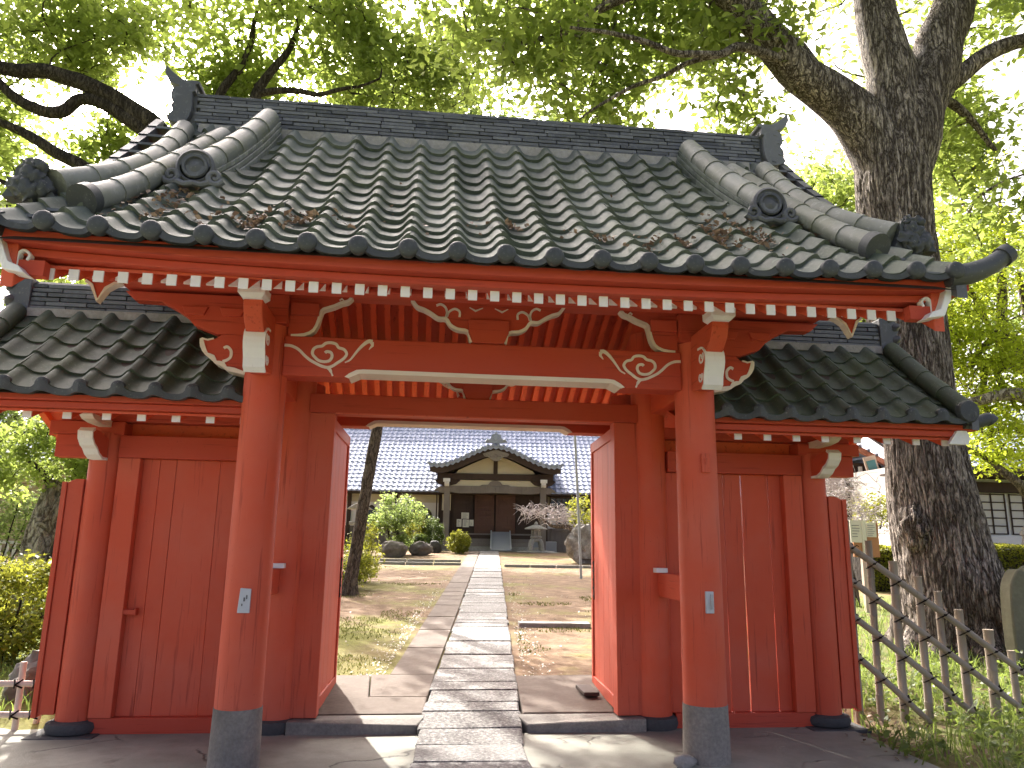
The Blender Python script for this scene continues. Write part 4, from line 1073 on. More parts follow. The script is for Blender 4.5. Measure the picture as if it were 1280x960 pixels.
for c, r, n, g in [((1.2, 4.6, 9.3), (2.8, 1.4, 1.15), 100, .47), ((3.2, 4.8, 9.3), (1.8, 1.2, 1.1), 46, .47), ((2.4, 5.4, 10.7), (2.2, 1.4, .9), 34, .48), ((4.8, 5.2, 10.2), (2.0, 1.5, 1.1), 28, .48), ((4.3, 3.5, 8.9), (.7, .3, .5), 6, .2), ((2.0, 4.9, 8.35), (2.5, .9, .5), 32, .47), ((4.0, 5.0, 8.1), (1.0, .7, .6), 15, .4),
                   ((8.6, 4.9, 8.8), (1.9, 1.8, 1.9), 100, .46), ((7.6, 4.4, 11.2), (3, 2, 1.4), 70, .4), ((3.3, 4.4, 11.6), (3, 2, 1.2), 60, .4), ((8.6, 4.8, 6.8), (1.2, 1.2, .8), 14, .4)]:
    CL += ell_points(c, r, n, g, seed=3)
connect(m, SK, CL)
m.build('branches', bark_big, T, smooth=True, angle=70)
leaf_mesh('crown', leaves_round(CL, 56, (.44, .44, .30)), .118, leaf_oak, T, elong=1.3)

# ================================================================== tree behind the left side of the gate
T = thing('broadleaf_tree', (-4.7, 8.3, gz(8.3)), 'broad tree with dark spreading limbs rising behind the left end of the gate roof', 'tree')
m, sk = furrowed_trunk([(-4.7, 8.3, .1), (-4.75, 8.3, 2.5), (-4.8, 8.2, 5.0), (-4.7, 8.1, 7.0), (-4.4, 8.1, 8.4)], [.55, .44, .40, .36, .26], 60, 60, .02, 4)
m.build('trunk', bark_dark, T, smooth=True, angle=80)
m = MB(); SK = []
SK += limb(m, [(-4.75, 8.1, 7.2), (-5.2, 8.05, 8.3), (-5.57, 8, 8.88), (-6.2, 8, 9.35), (-6.79, 8, 9.62), (-7.67, 8, 9.95), (-8.6, 7.9, 9.9), (-9.6, 7.8, 10.3)], [.26, .21, .185, .17, .16, .14, .12, .07], 12)
SK += limb(m, [(-5.3, 8.05, 8.5), (-5.9, 8, 8.9), (-6.5, 8, 9.30), (-7.04, 8, 9.42), (-7.4, 7.95, 9.12), (-7.9, 7.9, 9.2), (-8.6, 7.8, 9.7)], [.14, .13, .12, .11, .12, .10, .07], 10)
SK += limb(m, [(-4.8, 8.1, 6.6), (-5.6, 8.05, 7.3), (-6.73, 8, 7.99), (-7.62, 8, 8.5), (-8.5, 7.9, 8.9)], [.16, .14, .12, .10, .06], 10)
SK += limb(m, [(-4.8, 8.1, 6.0), (-5.8, 7.6, 6.9), (-6.8, 7.2, 7.1), (-7.8, 7.0, 7.3)], [.10, .08, .06, .03], 8)
SK += limb(m, [(-4.5, 8.1, 8.0), (-4.0, 8.0, 9.4), (-3.9, 8, 9.9), (-3.5, 8, 10.6), (-3.2, 8, 11.4)], [.22, .12, .10, .07, .04], 8)
SK += limb(m, [(-3.95, 8, 9.8), (-3.2, 7.9, 9.9), (-2.6, 7.8, 9.8), (-1.6, 7.7, 10.1)], [.07, .06, .045, .02], 8)
SK += limb(m, [(-4.4, 8.1, 8.3), (-4.6, 8, 9.6), (-4.2, 8, 10.5), (-4.0, 8, 11.6)], [.13, .09, .07, .04], 8)
CL = []
for c, r, n, g in [((-7.2, 9.3, 11.0), (3.4, 1.2, 1.7), 135, .46), ((-8.0, 9.4, 8.9), (2.4, 1.2, 1.4), 88, .46), ((-3.0, 8.9, 11.2), (2.6, 1.3, 1.6), 120, .44), ((-1.0, 9.4, 11.4), (1.6, 1.0, 1.2), 40, .44), ((-4.4, 9.3, 9.8), (1.8, 1.0, 1.0), 34, .42),
                   ((-5, 8.2, 11.8), (4, 2, 1.3), 90, .36), ((-7.9, 9.2, 7.0), (1.8, 1.1, .9), 30, .42)]:
    CL += ell_points(c, r, n, g, seed=8)
connect(m, SK, CL)
m.build('branches', bark_dark, T, smooth=True, angle=70)
leaf_mesh('crown', leaves_round(CL, 60, (.46, .46, .32)), .125, leaf_oak, T, elong=1.25)

# ---- further trees of the grounds, one of them added for shade
def simple_tree(name, x, y, z, H, trunk_r, ells, per, size, mat, bark, label, group=None, cat='tree', gap=.42, rad=(.5, .5, .35), seed=1, limbs=True, cat2_=None):
    T = thing(name, (x, y, z), label, cat, group)
    m = MB(); top = min(e[0][2] for e in ells)
    sk = limb(m, [(x, y, z-.2), (x+.05*H*rng.uniform(-1, 1), y, z+H*.25), (x+.04*H*rng.uniform(-1, 1), y, z+H*.5), (x, y, z+H*.85)], [trunk_r*1.3, trunk_r, trunk_r*.75, trunk_r*.25], 12)
    m.build('trunk', bark, T, smooth=True, angle=70)
    m = MB(); CL = []
    for c, r, n in ells: CL += ell_points(c, r, n, gap, seed=seed)
    for c, r, n in ells:
        sk += limb(m, [sk[int(len(sk)*rng.uniform(.35, .8))], tuple((np.array(sk[len(sk)//2])+np.array(c))/2+np.array([0, 0, .1*H*.3])), tuple(c)], [trunk_r*.5, trunk_r*.35, trunk_r*.15], 6)
    connect(m, sk, CL, rr=.01)
    m.build('branches', bark, T, smooth=True, angle=70)
    leaf_mesh('crown', leaves_round(CL, per, rad), size, mat, T, elong=1.2)
    return T
simple_tree('broadleaf_tree', -5.2, 14.5, .6, 14, .3, [((-1.2, 14.5, 13.2), (2.2, 2, 1.6), 55), ((1.4, 14.5, 13.6), (2.4, 2, 1.8), 60), ((-3.0, 14.5, 14.2), (2, 2, 1.8), 40), ((3.4, 14.6, 12.6), (1.8, 1.8, 1.4), 40)], 46, .14, leaf_far, bark_mid,
            'tall lighter green tree seen beyond the middle of the gate ridge', 'trees', rad=(.6, .6, .4))
simple_tree('broadleaf_tree', 10.1, 9.8, gz(9.8), 11, .22, [((8.4, 9.4, 8.4), (1.3, 1.0, 1.5), 70), ((8.9, 9.6, 6.2), (.9, .8, .9), 24)], 50, .12, leaf_oak, bark_mid,
            'fresh green tree directly behind the big trunk, showing on both sides of it', 'trees', rad=(.5, .5, .35))
simple_tree('maple_tree', 11.6, 8.2, gz(8.2), 8.0, .22, [((10.2, 7.9, 6.7), (2.0, .7, 1.8), 190), ((9.8, 7.6, 4.9), (1.4, .7, 1.1), 110), ((10.6, 7.8, 5.5), (1.6, .9, .8), 60), ((9.9, 7.4, 3.35), (1.1, .8, .5), 56), ((11.2, 8, 8.6), (2.2, 1.0, 1.2), 70), ((10.7, 7.6, 4.1), (1.3, 1.3, .6), 50)], 58, .064, leaf_maple, bark_mid,
            'bright yellow green maple filling the right edge beyond the big trunk', gap=.40, rad=(.42, .42, .13))
MT = [o for o in bpy.data.objects if o.name == 'maple_tree'][0]
m = MB(); limb(m, [(11.6, 8.2, 3.7), (10.35, 7, 4.25), (9.6, 6.9, 4.2), (9.07, 7, 4.08), (8.7, 7, 3.95)], [.16, .12, .10, .07, .03], 10); m.build('limb', bark_pale, MT, smooth=True)
m = MB(); limb(m, [(11.5, 8.1, 1.6), (10.11, 7, 2.53), (9.6, 6.9, 2.95), (9.13, 7, 3.29), (8.85, 7.1, 3.5)], [.12, .085, .06, .04, .02], 8); m.build('limb', bark_mid, MT, smooth=True)
simple_tree('broadleaf_tree', 15.5, 16.5, .7, 12, .3, [((13.2, 16, 10.6), (2.5, 2, 2.2), 60), ((16.5, 16, 9), (3, 2, 2.5), 70), ((14.2, 16, 13.4), (3.2, 2, 2.4), 60)], 50, .15, leaf_far, bark_mid,
            'green tree far behind the maple, showing above it', 'trees', rad=(.6, .6, .4))
simple_tree('broadleaf_tree', -7.5, 24, gz(24), 16, .4, [((-4.5, 22, 11.5), (3.2, 4.5, 2.2), 75), ((.5, 24, 12), (3.0, 4.5, 2.0), 75), ((-2.0, 29, 13), (5.0, 3, 2.0), 75), ((3.5, 27, 11.5), (2.2, 3.0, 1.8), 40)], 34, .26, leaf_far, bark_mid,
            'added tall tree left of the courtyard, its crown out of view to shade the yard', 'trees', rad=(.75, .75, .45), gap=.46)  # unseen tree added so that its crown dapples the overbright courtyard
# garden tree with a hollow gnarled trunk on the left
T = thing('garden_tree', (-7.05, 9, gz(9)), 'small garden tree with a gnarled hollow trunk behind the yellow shrub', 'tree')
m, sk = furrowed_trunk([(-7.15, 9, .2), (-7.1, 9, .9), (-7.12, 9, 1.6), (-7.0, 9, 2.25), (-7.02, 9, 2.5)], [.30, .22, .20, .17, .08], 48, 60, .05, 6, .22)
m.build('trunk', bark_pale, T, smooth=True, angle=80)
m = MB(); SK = limb(m, [(-6.85, 8.85, .3), (-6.80, 8.85, 1.2), (-6.7, 8.85, 2.2), (-6.62, 8.9, 2.9)], [.07, .06, .05, .03], 8)
SK += limb(m, [(-7.0, 9, 2.2), (-7.3, 9, 2.7), (-7.7, 9, 2.9)], [.07, .05, .02], 8)
CL = ell_points((-7.05, 9, 3.05), (1.15, .9, .62), 85, .38, 4)+ell_points((-6.2, 8.9, 2.75), (.6, .6, .4), 22, .3, 4)+ell_points((-7.9, 9, 2.5), (.5, .6, .5), 16, .3, 4)
connect(m, SK, CL, rr=.008); m.build('branches', bark_dark, T, smooth=True)
leaf_mesh('crown', leaves_round(CL, 55, (.22, .22, .14)), .085, leaf_oak, T)
# yellow green shrub in the left garden
def shrub(name, c, r, n, per, size, mat, label, cat='shrub', group=None, rad=None, stem_r=.02, gap=.3, shell=.35, stems=6):
    z0 = c[2]-r[2]
    T = thing(name, (c[0], c[1], z0), label, cat, group)
    CL = ell_points(c, r, n, gap, seed=int(c[0]*10), freq=1.5, shell=shell)
    m = MB(); sk = []
    for k in range(stems):
        a = 2*math.pi*k/stems
        sk += limb(m, [(c[0]+.06*math.cos(a), c[1]+.06*math.sin(a), z0-.08), (c[0]+r[0]*.3*math.cos(a), c[1]+r[1]*.3*math.sin(a), z0+r[2]*.6), (c[0]+r[0]*.5*math.cos(a), c[1]+r[1]*.5*math.sin(a), c[2]+.2*r[2])], [stem_r, stem_r*.8, stem_r*.5], 6, 4, .02)
    connect(m, sk, CL, rr=.004, r0=.012); m.build('stems', bark_dark, T, smooth=True)
    q = rad or (r[0]*.16, r[1]*.16, r[2]*.16)
    leaf_mesh('foliage', leaves_round(CL, per, q), size, mat, T)
    return T
shrub('garden_shrub', (-4.85, 3.6, .70), (.9, .7, .52), 230, 44, .05, leaf_yel, 'yellow green shrub with crooked stems behind the short left fence', rad=(.13, .13, .09), gap=.38)
shrub('garden_shrub', (-6.6, 5.2, .75), (.9, .8, .6), 120, 34, .06, leaf_yel, 'second yellow green shrub at the left frame edge, behind the first', rad=(.15, .15, .1))
shrub('garden_shrub', (-5.6, 7.2, .9), (.5, .5, .7), 60, 30, .06, leaf_far, 'green bush standing right of the gnarled hollow trunk', rad=(.13, .13, .1))
simple_tree('broadleaf_tree', -13, 17, .7, 7, .2, [((-12.2, 17, 5.2), (2.6, 1.6, 1.8), 80), ((-15, 17, 5.6), (2.4, 1.8, 2.2), 70), ((-10.2, 17.5, 3.6), (1.4, 1.3, 1.3), 40)], 50, .13, leaf_far, bark_mid,
            'pale green tree far back in the left garden', 'trees', rad=(.5, .5, .35))
simple_tree('conifer', -17, 20, .9, 10, .25, [((-17, 20, 7), (3.4, 2.2, 3), 110), ((-12.5, 21, 8), (2.8, 2, 2.2), 70)], 50, .16, leaf_dark, bark_mid, 'darker tall tree at the very back of the left garden', 'trees', rad=(.6, .6, .3))
shrub('garden_shrub', (-9.9, 13.2, 2.0), (1.7, .8, 1.35), 150, 34, .085, leaf_far, 'tall green bush hiding the tan house behind the gnarled trunk', rad=(.28, .26, .2), shell=.2)
# boulder behind the left fence
m = MB(); m.blob((-3.72, 2.05, .16), (.30, .26, .30), 4, .2, 1.6, 0, 12); tag(m.build('boulder', rock_m, smooth=True), 'rough brown boulder behind the short bamboo fence at left', 'boulder')

# ================================================================== bamboo fences
F = thing('bamboo_fence', (3.3, 1.1, 0), 'stepped bamboo fence with sloping rails running down from the gate at right', 'fence')
fy = 1.12
posts = [(3.385, 1.71, .034), (3.58, 1.55, .03), (3.80, 1.37, .036), (4.03, 1.24, .033), (4.21, 1.11, .03), (4.41, .95, .035), (4.66, .78, .042), (4.88, .60, .03), (5.12, .45, .032), (5.36, .33, .03)]
for i, (x, h, r) in enumerate(posts):
    m = MB(); lean = rng.uniform(-.015, .015); k = 5
    path = []; rr = []
    for j in range(k):
        z = -.1+(h+.1)*j/k
        path += [(x+lean*j/k, fy, z), (x+lean*j/k, fy, z+(h+.1)/k-.012), (x+lean*j/k, fy, z+(h+.1)/k-.006)]; rr += [r*.97, r*.97, r*1.08]
    m.tube(path, [q*1.05 for q in rr], 12); m.build('fence_post', bamboo_m, F, smooth=True, angle=50)
rails = [((3.26, 1.55), (5.6, .0+.02)), ((3.26, 1.255), (5.3, -.10)), ((3.26, .955), (4.75, -.12)), ((3.26, .63), (4.05, -.05))]
rails = [((3.26, 1.56), (5.55, -.02)), ((3.26, 1.26), (5.15, -.08)), ((3.26, .955), (4.60, -.06)), ((3.26, .63), (4.02, .0))]
for a, b in rails:
    m = MB(); k = 9; path = []; rr = []
    for j in range(k+1):
        t = j/k; path.append((a[0]+(b[0]-a[0])*t, fy-.062, a[1]+(b[1]-a[1])*t+.012*math.sin(t*5))); rr.append(.030*(1-.15*t))
    m.tube(path, rr, 12); m.build('fence_rail', bamboo_m, F, smooth=True, angle=50)
for a, b in rails:
    for (x, h, r) in posts:
        if not (a[0] < x < b[0]): continue
        z = a[1]+(b[1]-a[1])*(x-a[0])/(b[0]-a[0])
        if z > h or z < .05: continue
        m = MB()
        for e in (-1, 1):
            d = Vector((.036, 0, .042*e)); c = Vector((x, fy-.05, z))
            for off in (-.005, .005):
                m.tube([c-d+Vector((off, .03, 0)), c+Vector((off, -.048, 0)), c+d+Vector((off, .03, 0))], .005, 5)
        m.tube([(x, fy-.096, z), (x+.03, fy-.108, z+.025), (x+.05, fy-.105, z+.015)], .004, 4)
        m.build('rope_tie', rope_m, F)
F = thing('bamboo_fence', (-3.5, 1.2, 0), 'short low sun bleached bamboo fence at the left wall end', 'fence')
for (x, y, h, r, tilt) in ((-3.50, 1.14, .50, .024, .0), (-3.36, 1.30, .78, .024, .07), (-4.05, 1.14, .52, .024, .0), (-4.6, 1.14, .5, .024, .0)):
    m = MB(); m.tube([(x-tilt, y, -.05), (x, y, h*.5), (x+tilt, y, h), (x+tilt, y, h+.002)], [r, r, r, r*.8], 12); m.build('fence_post', bamboo_s, F, smooth=True, angle=50)
for z in (.345, .12):
    m = MB(); m.tube([(-5.2, 1.075, z), (-4.2, 1.075, z+.01), (-3.32, 1.10, z)], [.025, .025, .023], 12); m.build('fence_rail', bamboo_s, F, smooth=True, angle=50)
for x in (-3.50, -3.36, -4.05):
    for z in (.345, .12):
        m = MB()
        for e in (-1, 1):
            m.tube([(x-.03, 1.10, z-.03*e), (x, 1.042, z), (x+.03, 1.10, z+.03*e)], .007, 5)
        m.build('rope_tie', rope_m, F)

# stele at the right frame edge
m = MB(); P = [(6.12, -.1), (6.07, .5), (6.08, 1.05), (6.14, 1.24), (6.22, 1.33), (6.30, 1.30), (6.38, 1.36), (6.52, 1.38), (6.66, 1.30), (6.74, 1.1), (6.78, .5), (6.76, -.1)]
m.prism([(a+.13, b-.05) for a, b in cat2(P, 3)], 'y', 2.72, 2.90); tag(m.build('stone_stele', stele_m, bevel=.02, smooth=True, angle=30), 'rounded olive grey stone tablet at the right frame edge, before the big trunk', 'stone tablet')

# notice board on a post
N = thing('notice_board', (7.62, 8, gz(8)), 'orange brown wooden notice board on a pale post beyond the bamboo fence', 'sign')
m = MB(); m.box(7.56, 7.64, 7.98, 8.06, .2, 1.9); m.build('post', bamboo_s, N, bevel=.005)
m = MB(); m.box(7.36, 7.86, 7.90, 7.94, 1.36, 1.98); b = m.build('board', notice_m, N, bevel=.005)
m = MB(); m.box(7.30, 7.52, 7.87, 7.895, 1.62, 2.02); m.box(7.52, 7.60, 7.86, 7.895, 1.40, 2.02); m.box(7.61, 7.80, 7.87, 7.895, 1.72, 1.98); b2 = m.build('pinned_sheet', paper_m, b)
m = MB()
for i in range(6): m.box(7.63, 7.63+rng.uniform(.09, .15), 7.866, 7.869, 1.75+i*.035, 1.757+i*.035)
for i in range(5): m.box(7.33, 7.33+rng.uniform(.08, .16), 7.866, 7.869, 1.72+i*.05, 1.73+i*.05)
m.build('printed_lines', ink_m, b2)

# bare pale weeping tree at the right, behind the fence
def bare_tree(name, base, pts, rs, ells, n, label, bark, twig, gap=.3, sub=3, tr=.006):
    T = thing(name, base, label, 'tree')
    m = MB(); sk = limb(m, pts, rs, 12); m.build('trunk', bark, T, smooth=True)
    m = MB(); CL = []
    for c, r, k in ells: CL += ell_points(c, r, k, gap, 2)
    connect(m, sk, CL, rr=tr, sag=.25, r0=.03)
    for c in CL:
        for q in range(sub):
            d = npr.normal(size=3)*np.array([.16, .16, .10]); m.tube([c, c+d*.6+np.array([0, 0, .03]), c+d*1.3-np.array([0, 0, .03])], [tr, tr*.8, tr*.4], 4)
    m.build('twigs', twig, T)
    return T
bare_tree('bare_tree', (8.0, 9.2, gz(9.2)), [(8.0, 9.2, .2), (7.95, 9.2, 1.0), (7.75, 9.2, 1.7), (7.9, 9.2, 2.3)], [.16, .13, .11, .06], [((8.1, 9.2, 2.55), (.95, .8, .42), 110), ((8.5, 9.2, 2.1), (.55, .6, .35), 50)], 0, 'silvery bare twigged weeping tree between the side wall and the big trunk', bark_mid, twig_white)
shrub('garden_shrub', (9.1, 10.0, 2.35), (.55, .5, .33), 40, 30, .06, leaf_yel, 'small green leafy crown among the silvery bare twigs', rad=(.14, .14, .1), stems=3)
# clipped hedges
def hedge(x0, x1, y0, y1, z0, z1, label):
    T = thing('hedge', ((x0+x1)/2, y0, z0), label, 'hedge')
    m = MB(); m.box(x0+.08, x1-.08, y0+.1, y1-.1, z0-.1, z1-.12); m.build('inner_twigs', bark_dark, T)
    n = int((x1-x0)*(z1-z0)*1500+(x1-x0)*(y1-y0)*1000); P = []
    for i in range(n):
        x = npr.uniform(x0, x1); k = npr.rand()
        if k < .6: p = (x, y0+abs(npr.normal()*.06), npr.uniform(z0, z1))
        else: p = (x, npr.uniform(y0, y1), z1-abs(npr.normal()*.05))
        P.append((p[0], p[1]+.04*noise.noise(Vector(p)*3), p[2]+.05*noise.noise(Vector(p)*2)))
    leaf_mesh('foliage', P, .06, leaf_yel, T)
hedge(9.95, 11.4, 12, 12.8, gz(12), 1.62, 'clipped yellow green hedge left of the big trunk')
hedge(12.6, 18.0, 12.6, 13.4, gz(12.6), 1.70, 'clipped green hedge right of the big trunk')
# stone bollard lantern before the far right building
m = MB(); m.lathe([(.14, 0), (.15, .1), (.10, .18), (.09, .34), (.14, .38), (.13, .46), (.05, .54), (.05, .60), (.0001, .63)], (16.35, 14.6, 1.62), 16); tag(m.build('stone_post', pale_rock, smooth=True), 'small grey stone post before the white wall at far right', 'stone post')

# ================================================================== far right hall with paper windows
B = thing('side_hall', (17.5, 16, gz(16)), 'side hall with paper lattice windows and a grey tiled roof behind the maple', 'building')
m = MB(); m.box(14.6, 24, 16.6, 22, 1.0, 4.2); m.build('wall', plaster_w, B)
m = MB(); m.box(14.4, 24, 16.35, 16.6, .5, 2.0); m.build('base_wall', plaster_w, B)
for x in (14.7, 15.9, 16.35, 18.6, 20.9): 
    m = MB(); m.box(x-.09, x+.09, 16.5, 16.68, .6, 4.2); m.build('post', wood_dark, B)
for x0 in (14.82, 16.47, 17.55, 18.72):
    x1 = x0+(.95 if x0 > 15 else 1.0)
    m = MB(); m.box(x0, x1, 16.56, 16.60, 2.05, 3.3); w = m.build('window', shoji_m, B)
    m = MB()
    for k in range(6): m.box(x0, x1, 16.53, 16.559, 2.05+k*.24, 2.085+k*.24)
    for k in range(3): m.box(x0+(x1-x0-.04)*k/2, x0+(x1-x0-.04)*k/2+.04, 16.53, 16.558, 2.05, 3.3)
    m.build('window_bars', wood_dark, w)
m = MB(); m.box(14.2, 24, 16.3, 16.6, 3.32, 3.62); m.build('beam', wood_dark, B)
m = MB(); sy = lambda x, t: (Vector((x, 14.9+5.5*t, 3.9+3.0*t)), Vector((0, -3.0, 5.5)).normalized())
tile_field(m, [13.4+.28*i for i in range(38)], 16, sy, A=.03, nu=6, eave=True, mat_e=1); r = m.build('tiled_roof', [tile_h, tile_e], B, smooth=True, angle=35)
m = MB(); m.add([(13.4, 14.95, 3.84), (24, 14.95, 3.84), (24, 20.4, 6.84), (13.4, 20.4, 6.84)], [(0, 1, 2, 3)]); m.box(13.4, 24, 14.95, 16.6, 3.74, 3.80); m.build('soffit', wood_dark, B)
# pavilion glimpsed between the wall and the trunk
B = thing('pavilion', (15.6, 20, gz(20)), 'small open pavilion with a red brown gable edge glimpsed left of the big trunk', 'pavilion')
m = MB(); m.box(14.4, 18.2, 20.4, 23, .9, 4.6); m.build('wall', wood_dark, B)
m = MB(); m.box(14.3, 18.4, 20.1, 20.4, 3.55, 3.72); m.box(14.3, 18.4, 20.0, 20.4, 1.0, 2.1); m.build('veranda', wood_grey, B)
for x in (14.95, 15.6, 16.5, 17.4):
    m = MB(); m.box(x-.05, x+.05, 20.2, 20.3, 3.72, 4.45); m.build('post', plaster_w, B)
m = MB()
for z in (3.42, 3.80): m.box(14.4, 18.4, 19.9, 19.94, z, z+.05)
for k in range(12): m.box(14.5+k*.33, 14.55+k*.33, 19.9, 19.94, 3.2, 3.85)
m.build('railing', white_p, B)
m = MB(); P = [(14.2, 5.35), (16.7, 4.10), (16.7, 3.92), (14.2, 5.14)]; m.prism(P, 'y', 19.7, 19.85); m.build('barge_board', painted('red brown barge paint', (.42, .16, .10), (.2, .08, .05), (.5, .22, .15)), B)
m = MB(); m.box(15.4, 24, 19.8, 20.1, .7, 1.2); m.build('plinth', pale_rock, B)
m = MB()
sx = lambda x, t: (Vector((x, 19.75+3.5*t, 5.45-(x-14.2)*.5+.04)), Vector((.45, 0, .9)).normalized())
for k in range(9):
    x = 14.4+k*.3
    m.tube([(x, 19.7, 5.37-(x-14.2)*.5), (x, 23, 5.37-(x-14.2)*.5)], .07, 8)
m.add([(14.0, 19.72, 5.45), (17.0, 19.72, 3.95), (17.0, 23, 3.95), (14.0, 23, 5.45)], [(0, 1, 2, 3)]); m.build('tiled_roof', tile_h, B, smooth=True)
P = thing('hanging_plaque', (15.0, 19.5, 3.4), 'leaning teal panel in a pale frame under the pavilion roof', 'plaque')
rot = Matrix.Rotation(R(14), 3, 'Y')
m = MB(); m.box(14.78, 15.24, 19.45, 19.5, 3.3, 4.75, rot=rot.inverted()); fr = m.build('frame', bamboo_s, P)
m = MB(); m.box(14.85, 15.17, 19.43, 19.449, 3.45, 4.6, rot=rot.inverted()); m.build('panel', teal_m, P)

# ================================================================== left garden background
B = thing('garden_house', (-15, 25, gz(25)), 'tan rendered house wall with a dark window far back on the left', 'building')
m = MB(); m.box(-24, -11.5, 25, 30, .6, 4.4); m.build('wall', tan_wall, B)
m = MB(); m.box(-14.1, -13.0, 24.95, 25.0, 2.2, 3.5); w = m.build('window', glass_m, B)
m = MB(); m.box(-14.2, -14.1, 24.92, 24.999, 2.1, 3.6); m.box(-13.0, -12.9, 24.92, 24.999, 2.1, 3.6); m.box(-14.2, -12.9, 24.92, 24.999, 3.5, 3.6); m.box(-14.3, -12.8, 24.90, 24.999, 2.0, 2.1); m.build('frame', plaster_w, w)
m = MB(); sy2 = lambda x, t: (Vector((x, 24.2+4*t, 4.3+2.4*t)), Vector((0, -2.4, 4)).normalized())
tile_field(m, [-24+.3*i for i in range(43)], 10, sy2, A=.03, nu=4, eave=True); m.build('tiled_roof', tile_h, B, smooth=True, angle=35)
G = thing('picket_fence', (-10, 15, gz(15)), 'pale grey picket gate beside the gnarled tree in the left garden', 'fence')
m = MB()
for k in range(22): m.box(-12.2+k*.17, -12.13+k*.17, 15, 15.03, .55, 1.42)
m.build('pickets', plaster_w, G)
for z in (.75, 1.35):
    m = MB(); m.box(-12.3, -8.4, 15.031, 15.07, z, z+.07); m.build('rail', plaster_w, G)

# ================================================================== the main hall at the end of the path
HO = Vector((2.85, 31.0, 1.22)); HR = -.087
H = thing('temple_hall', HO, 'long temple hall with silvery tiled roof and curved porch gable at the path end', 'building', rotz=HR)
def hb(name, x0, x1, y0, y1, z0, z1, mat, parent=None, bevel=0):
    m = MB(); m.box(x0, x1, y0, y1, z0, z1); return m.build(name, mat, parent or H, world=False, bevel=bevel)
hb('wall', -14, -2.6, 1.9, 8, 1.15, 3.2, plaster_y); hb('wall', 2.6, 14, 1.9, 8, 1.15, 3.2, plaster_y)
hb('white_band', -14, -2.61, 1.86, 1.90, 1.17, 2.35, plaster_w); hb('white_band', 2.61, 14, 1.86, 1.90, 1.17, 2.2, plaster_w)
def wains(x0, x1):
    m = MB(); x = x0
    while x < x1: m.box(x+.006, min(x1, x+.2)-.006, 1.80, 1.86, -.1, 1.12); x += .2
    m.box(x0, x1, 1.78, 1.90, 1.12, 1.17); m.build('wainscot', wood_grey, H, world=False)
wains(-14, -2.6); wains(2.6, 14)
for x in (-12, -9.6, -7.2, -4.9, -2.7, 4.55, 7.2, 9.6, 12): hb('post', x-.09, x+.09, 1.74, 1.95, -.1, 3.2, wood_dark)
def bell_window(x):
    P = [(-.55, 0), (-.50, .30), (-.50, .55), (-.40, .78), (-.18, .90), (0, 1.02), (.18, .90), (.40, .78), (.50, .55), (.50, .30), (.55, 0)]
    m = MB(); m.prism([(x+p[0], 1.18+p[1]) for p in cat2(P, 3)], 'y', 1.80, 1.855); w = m.build('bell_window', wood_dark, H, world=False)
    m = MB(); m.prism([(x+p[0]*.8, 1.24+p[1]*.82) for p in cat2(P, 3)], 'y', 1.785, 1.80); m.build('pane', glass_m, w, world=False)
    m = MB(); m.box(x-.72, x+.72, 1.70, 1.80, 1.06, 1.18); m.build('sill', wood_grey, w, world=False)
for x in (-8.4, -6.1, -3.6, 3.55, 6.0): bell_window(x)
for x0, x1 in ((2.75, 4.45), (4.65, 7.1), (7.3, 9.5)):
    m = MB(); m.box(x0, x1, 1.83, 1.88, 2.22, 2.68); w = m.build('transom_window', glass_m, H, world=False)
    m = MB(); k = int((x1-x0)/.28)
    for i in range(k+1): m.box(x0+(x1-x0-.05)*i/k, x0+(x1-x0-.05)*i/k+.05, 1.80, 1.829, 2.22, 2.68)
    m.box(x0, x1, 1.79, 1.828, 2.66, 2.74); m.box(x0, x1, 1.79, 1.828, 2.15, 2.22); m.build('bars', wood_dark, w, world=False)
# main roof
m = MB()
hs = lambda x, t: (Vector((x, .95+7.0*t, 2.86+4.55*t*(.95+.05*t))), Vector((0, -.65, 1)).normalized())
tile_field(m, [-13.2+.27*i for i in range(98)], 19, hs, A=.024, lip=.036, lift=.045, nu=6, eave=True, mat_e=1, eh=.08)
mr = m.build('tiled_roof', [tile_h, tile_h], H, world=False, smooth=True, angle=35)
m = MB(); m.add([(-13.2, .97, 2.80), (13.2, .97, 2.80), (13.2, 7.95, 7.35), (-13.2, 7.95, 7.35)], [(0, 1, 2, 3)]); m.box(-13.2, 13.2, .97, 2.0, 2.74, 2.79); m.build('soffit', wood_dark, mr, world=False)
m = MB(); m.box(-13.2, 13.2, 7.75, 8.25, 7.35, 7.82); m.box(-13.2, 13.2, 7.85, 8.15, 7.82, 7.95); m.build('main_ridge', tile_h, H, world=False, bevel=.04)
m = MB(); m.box(-13.2, 13.2, 8.0, 14.5, -.1, 3.0); m.add([(-13.2, 8.0, 7.4), (13.2, 8.0, 7.4), (13.2, 14.5, 2.9), (-13.2, 14.5, 2.9)], [(0, 1, 2, 3)]); m.build('rear_part', wood_grey, H, world=False)
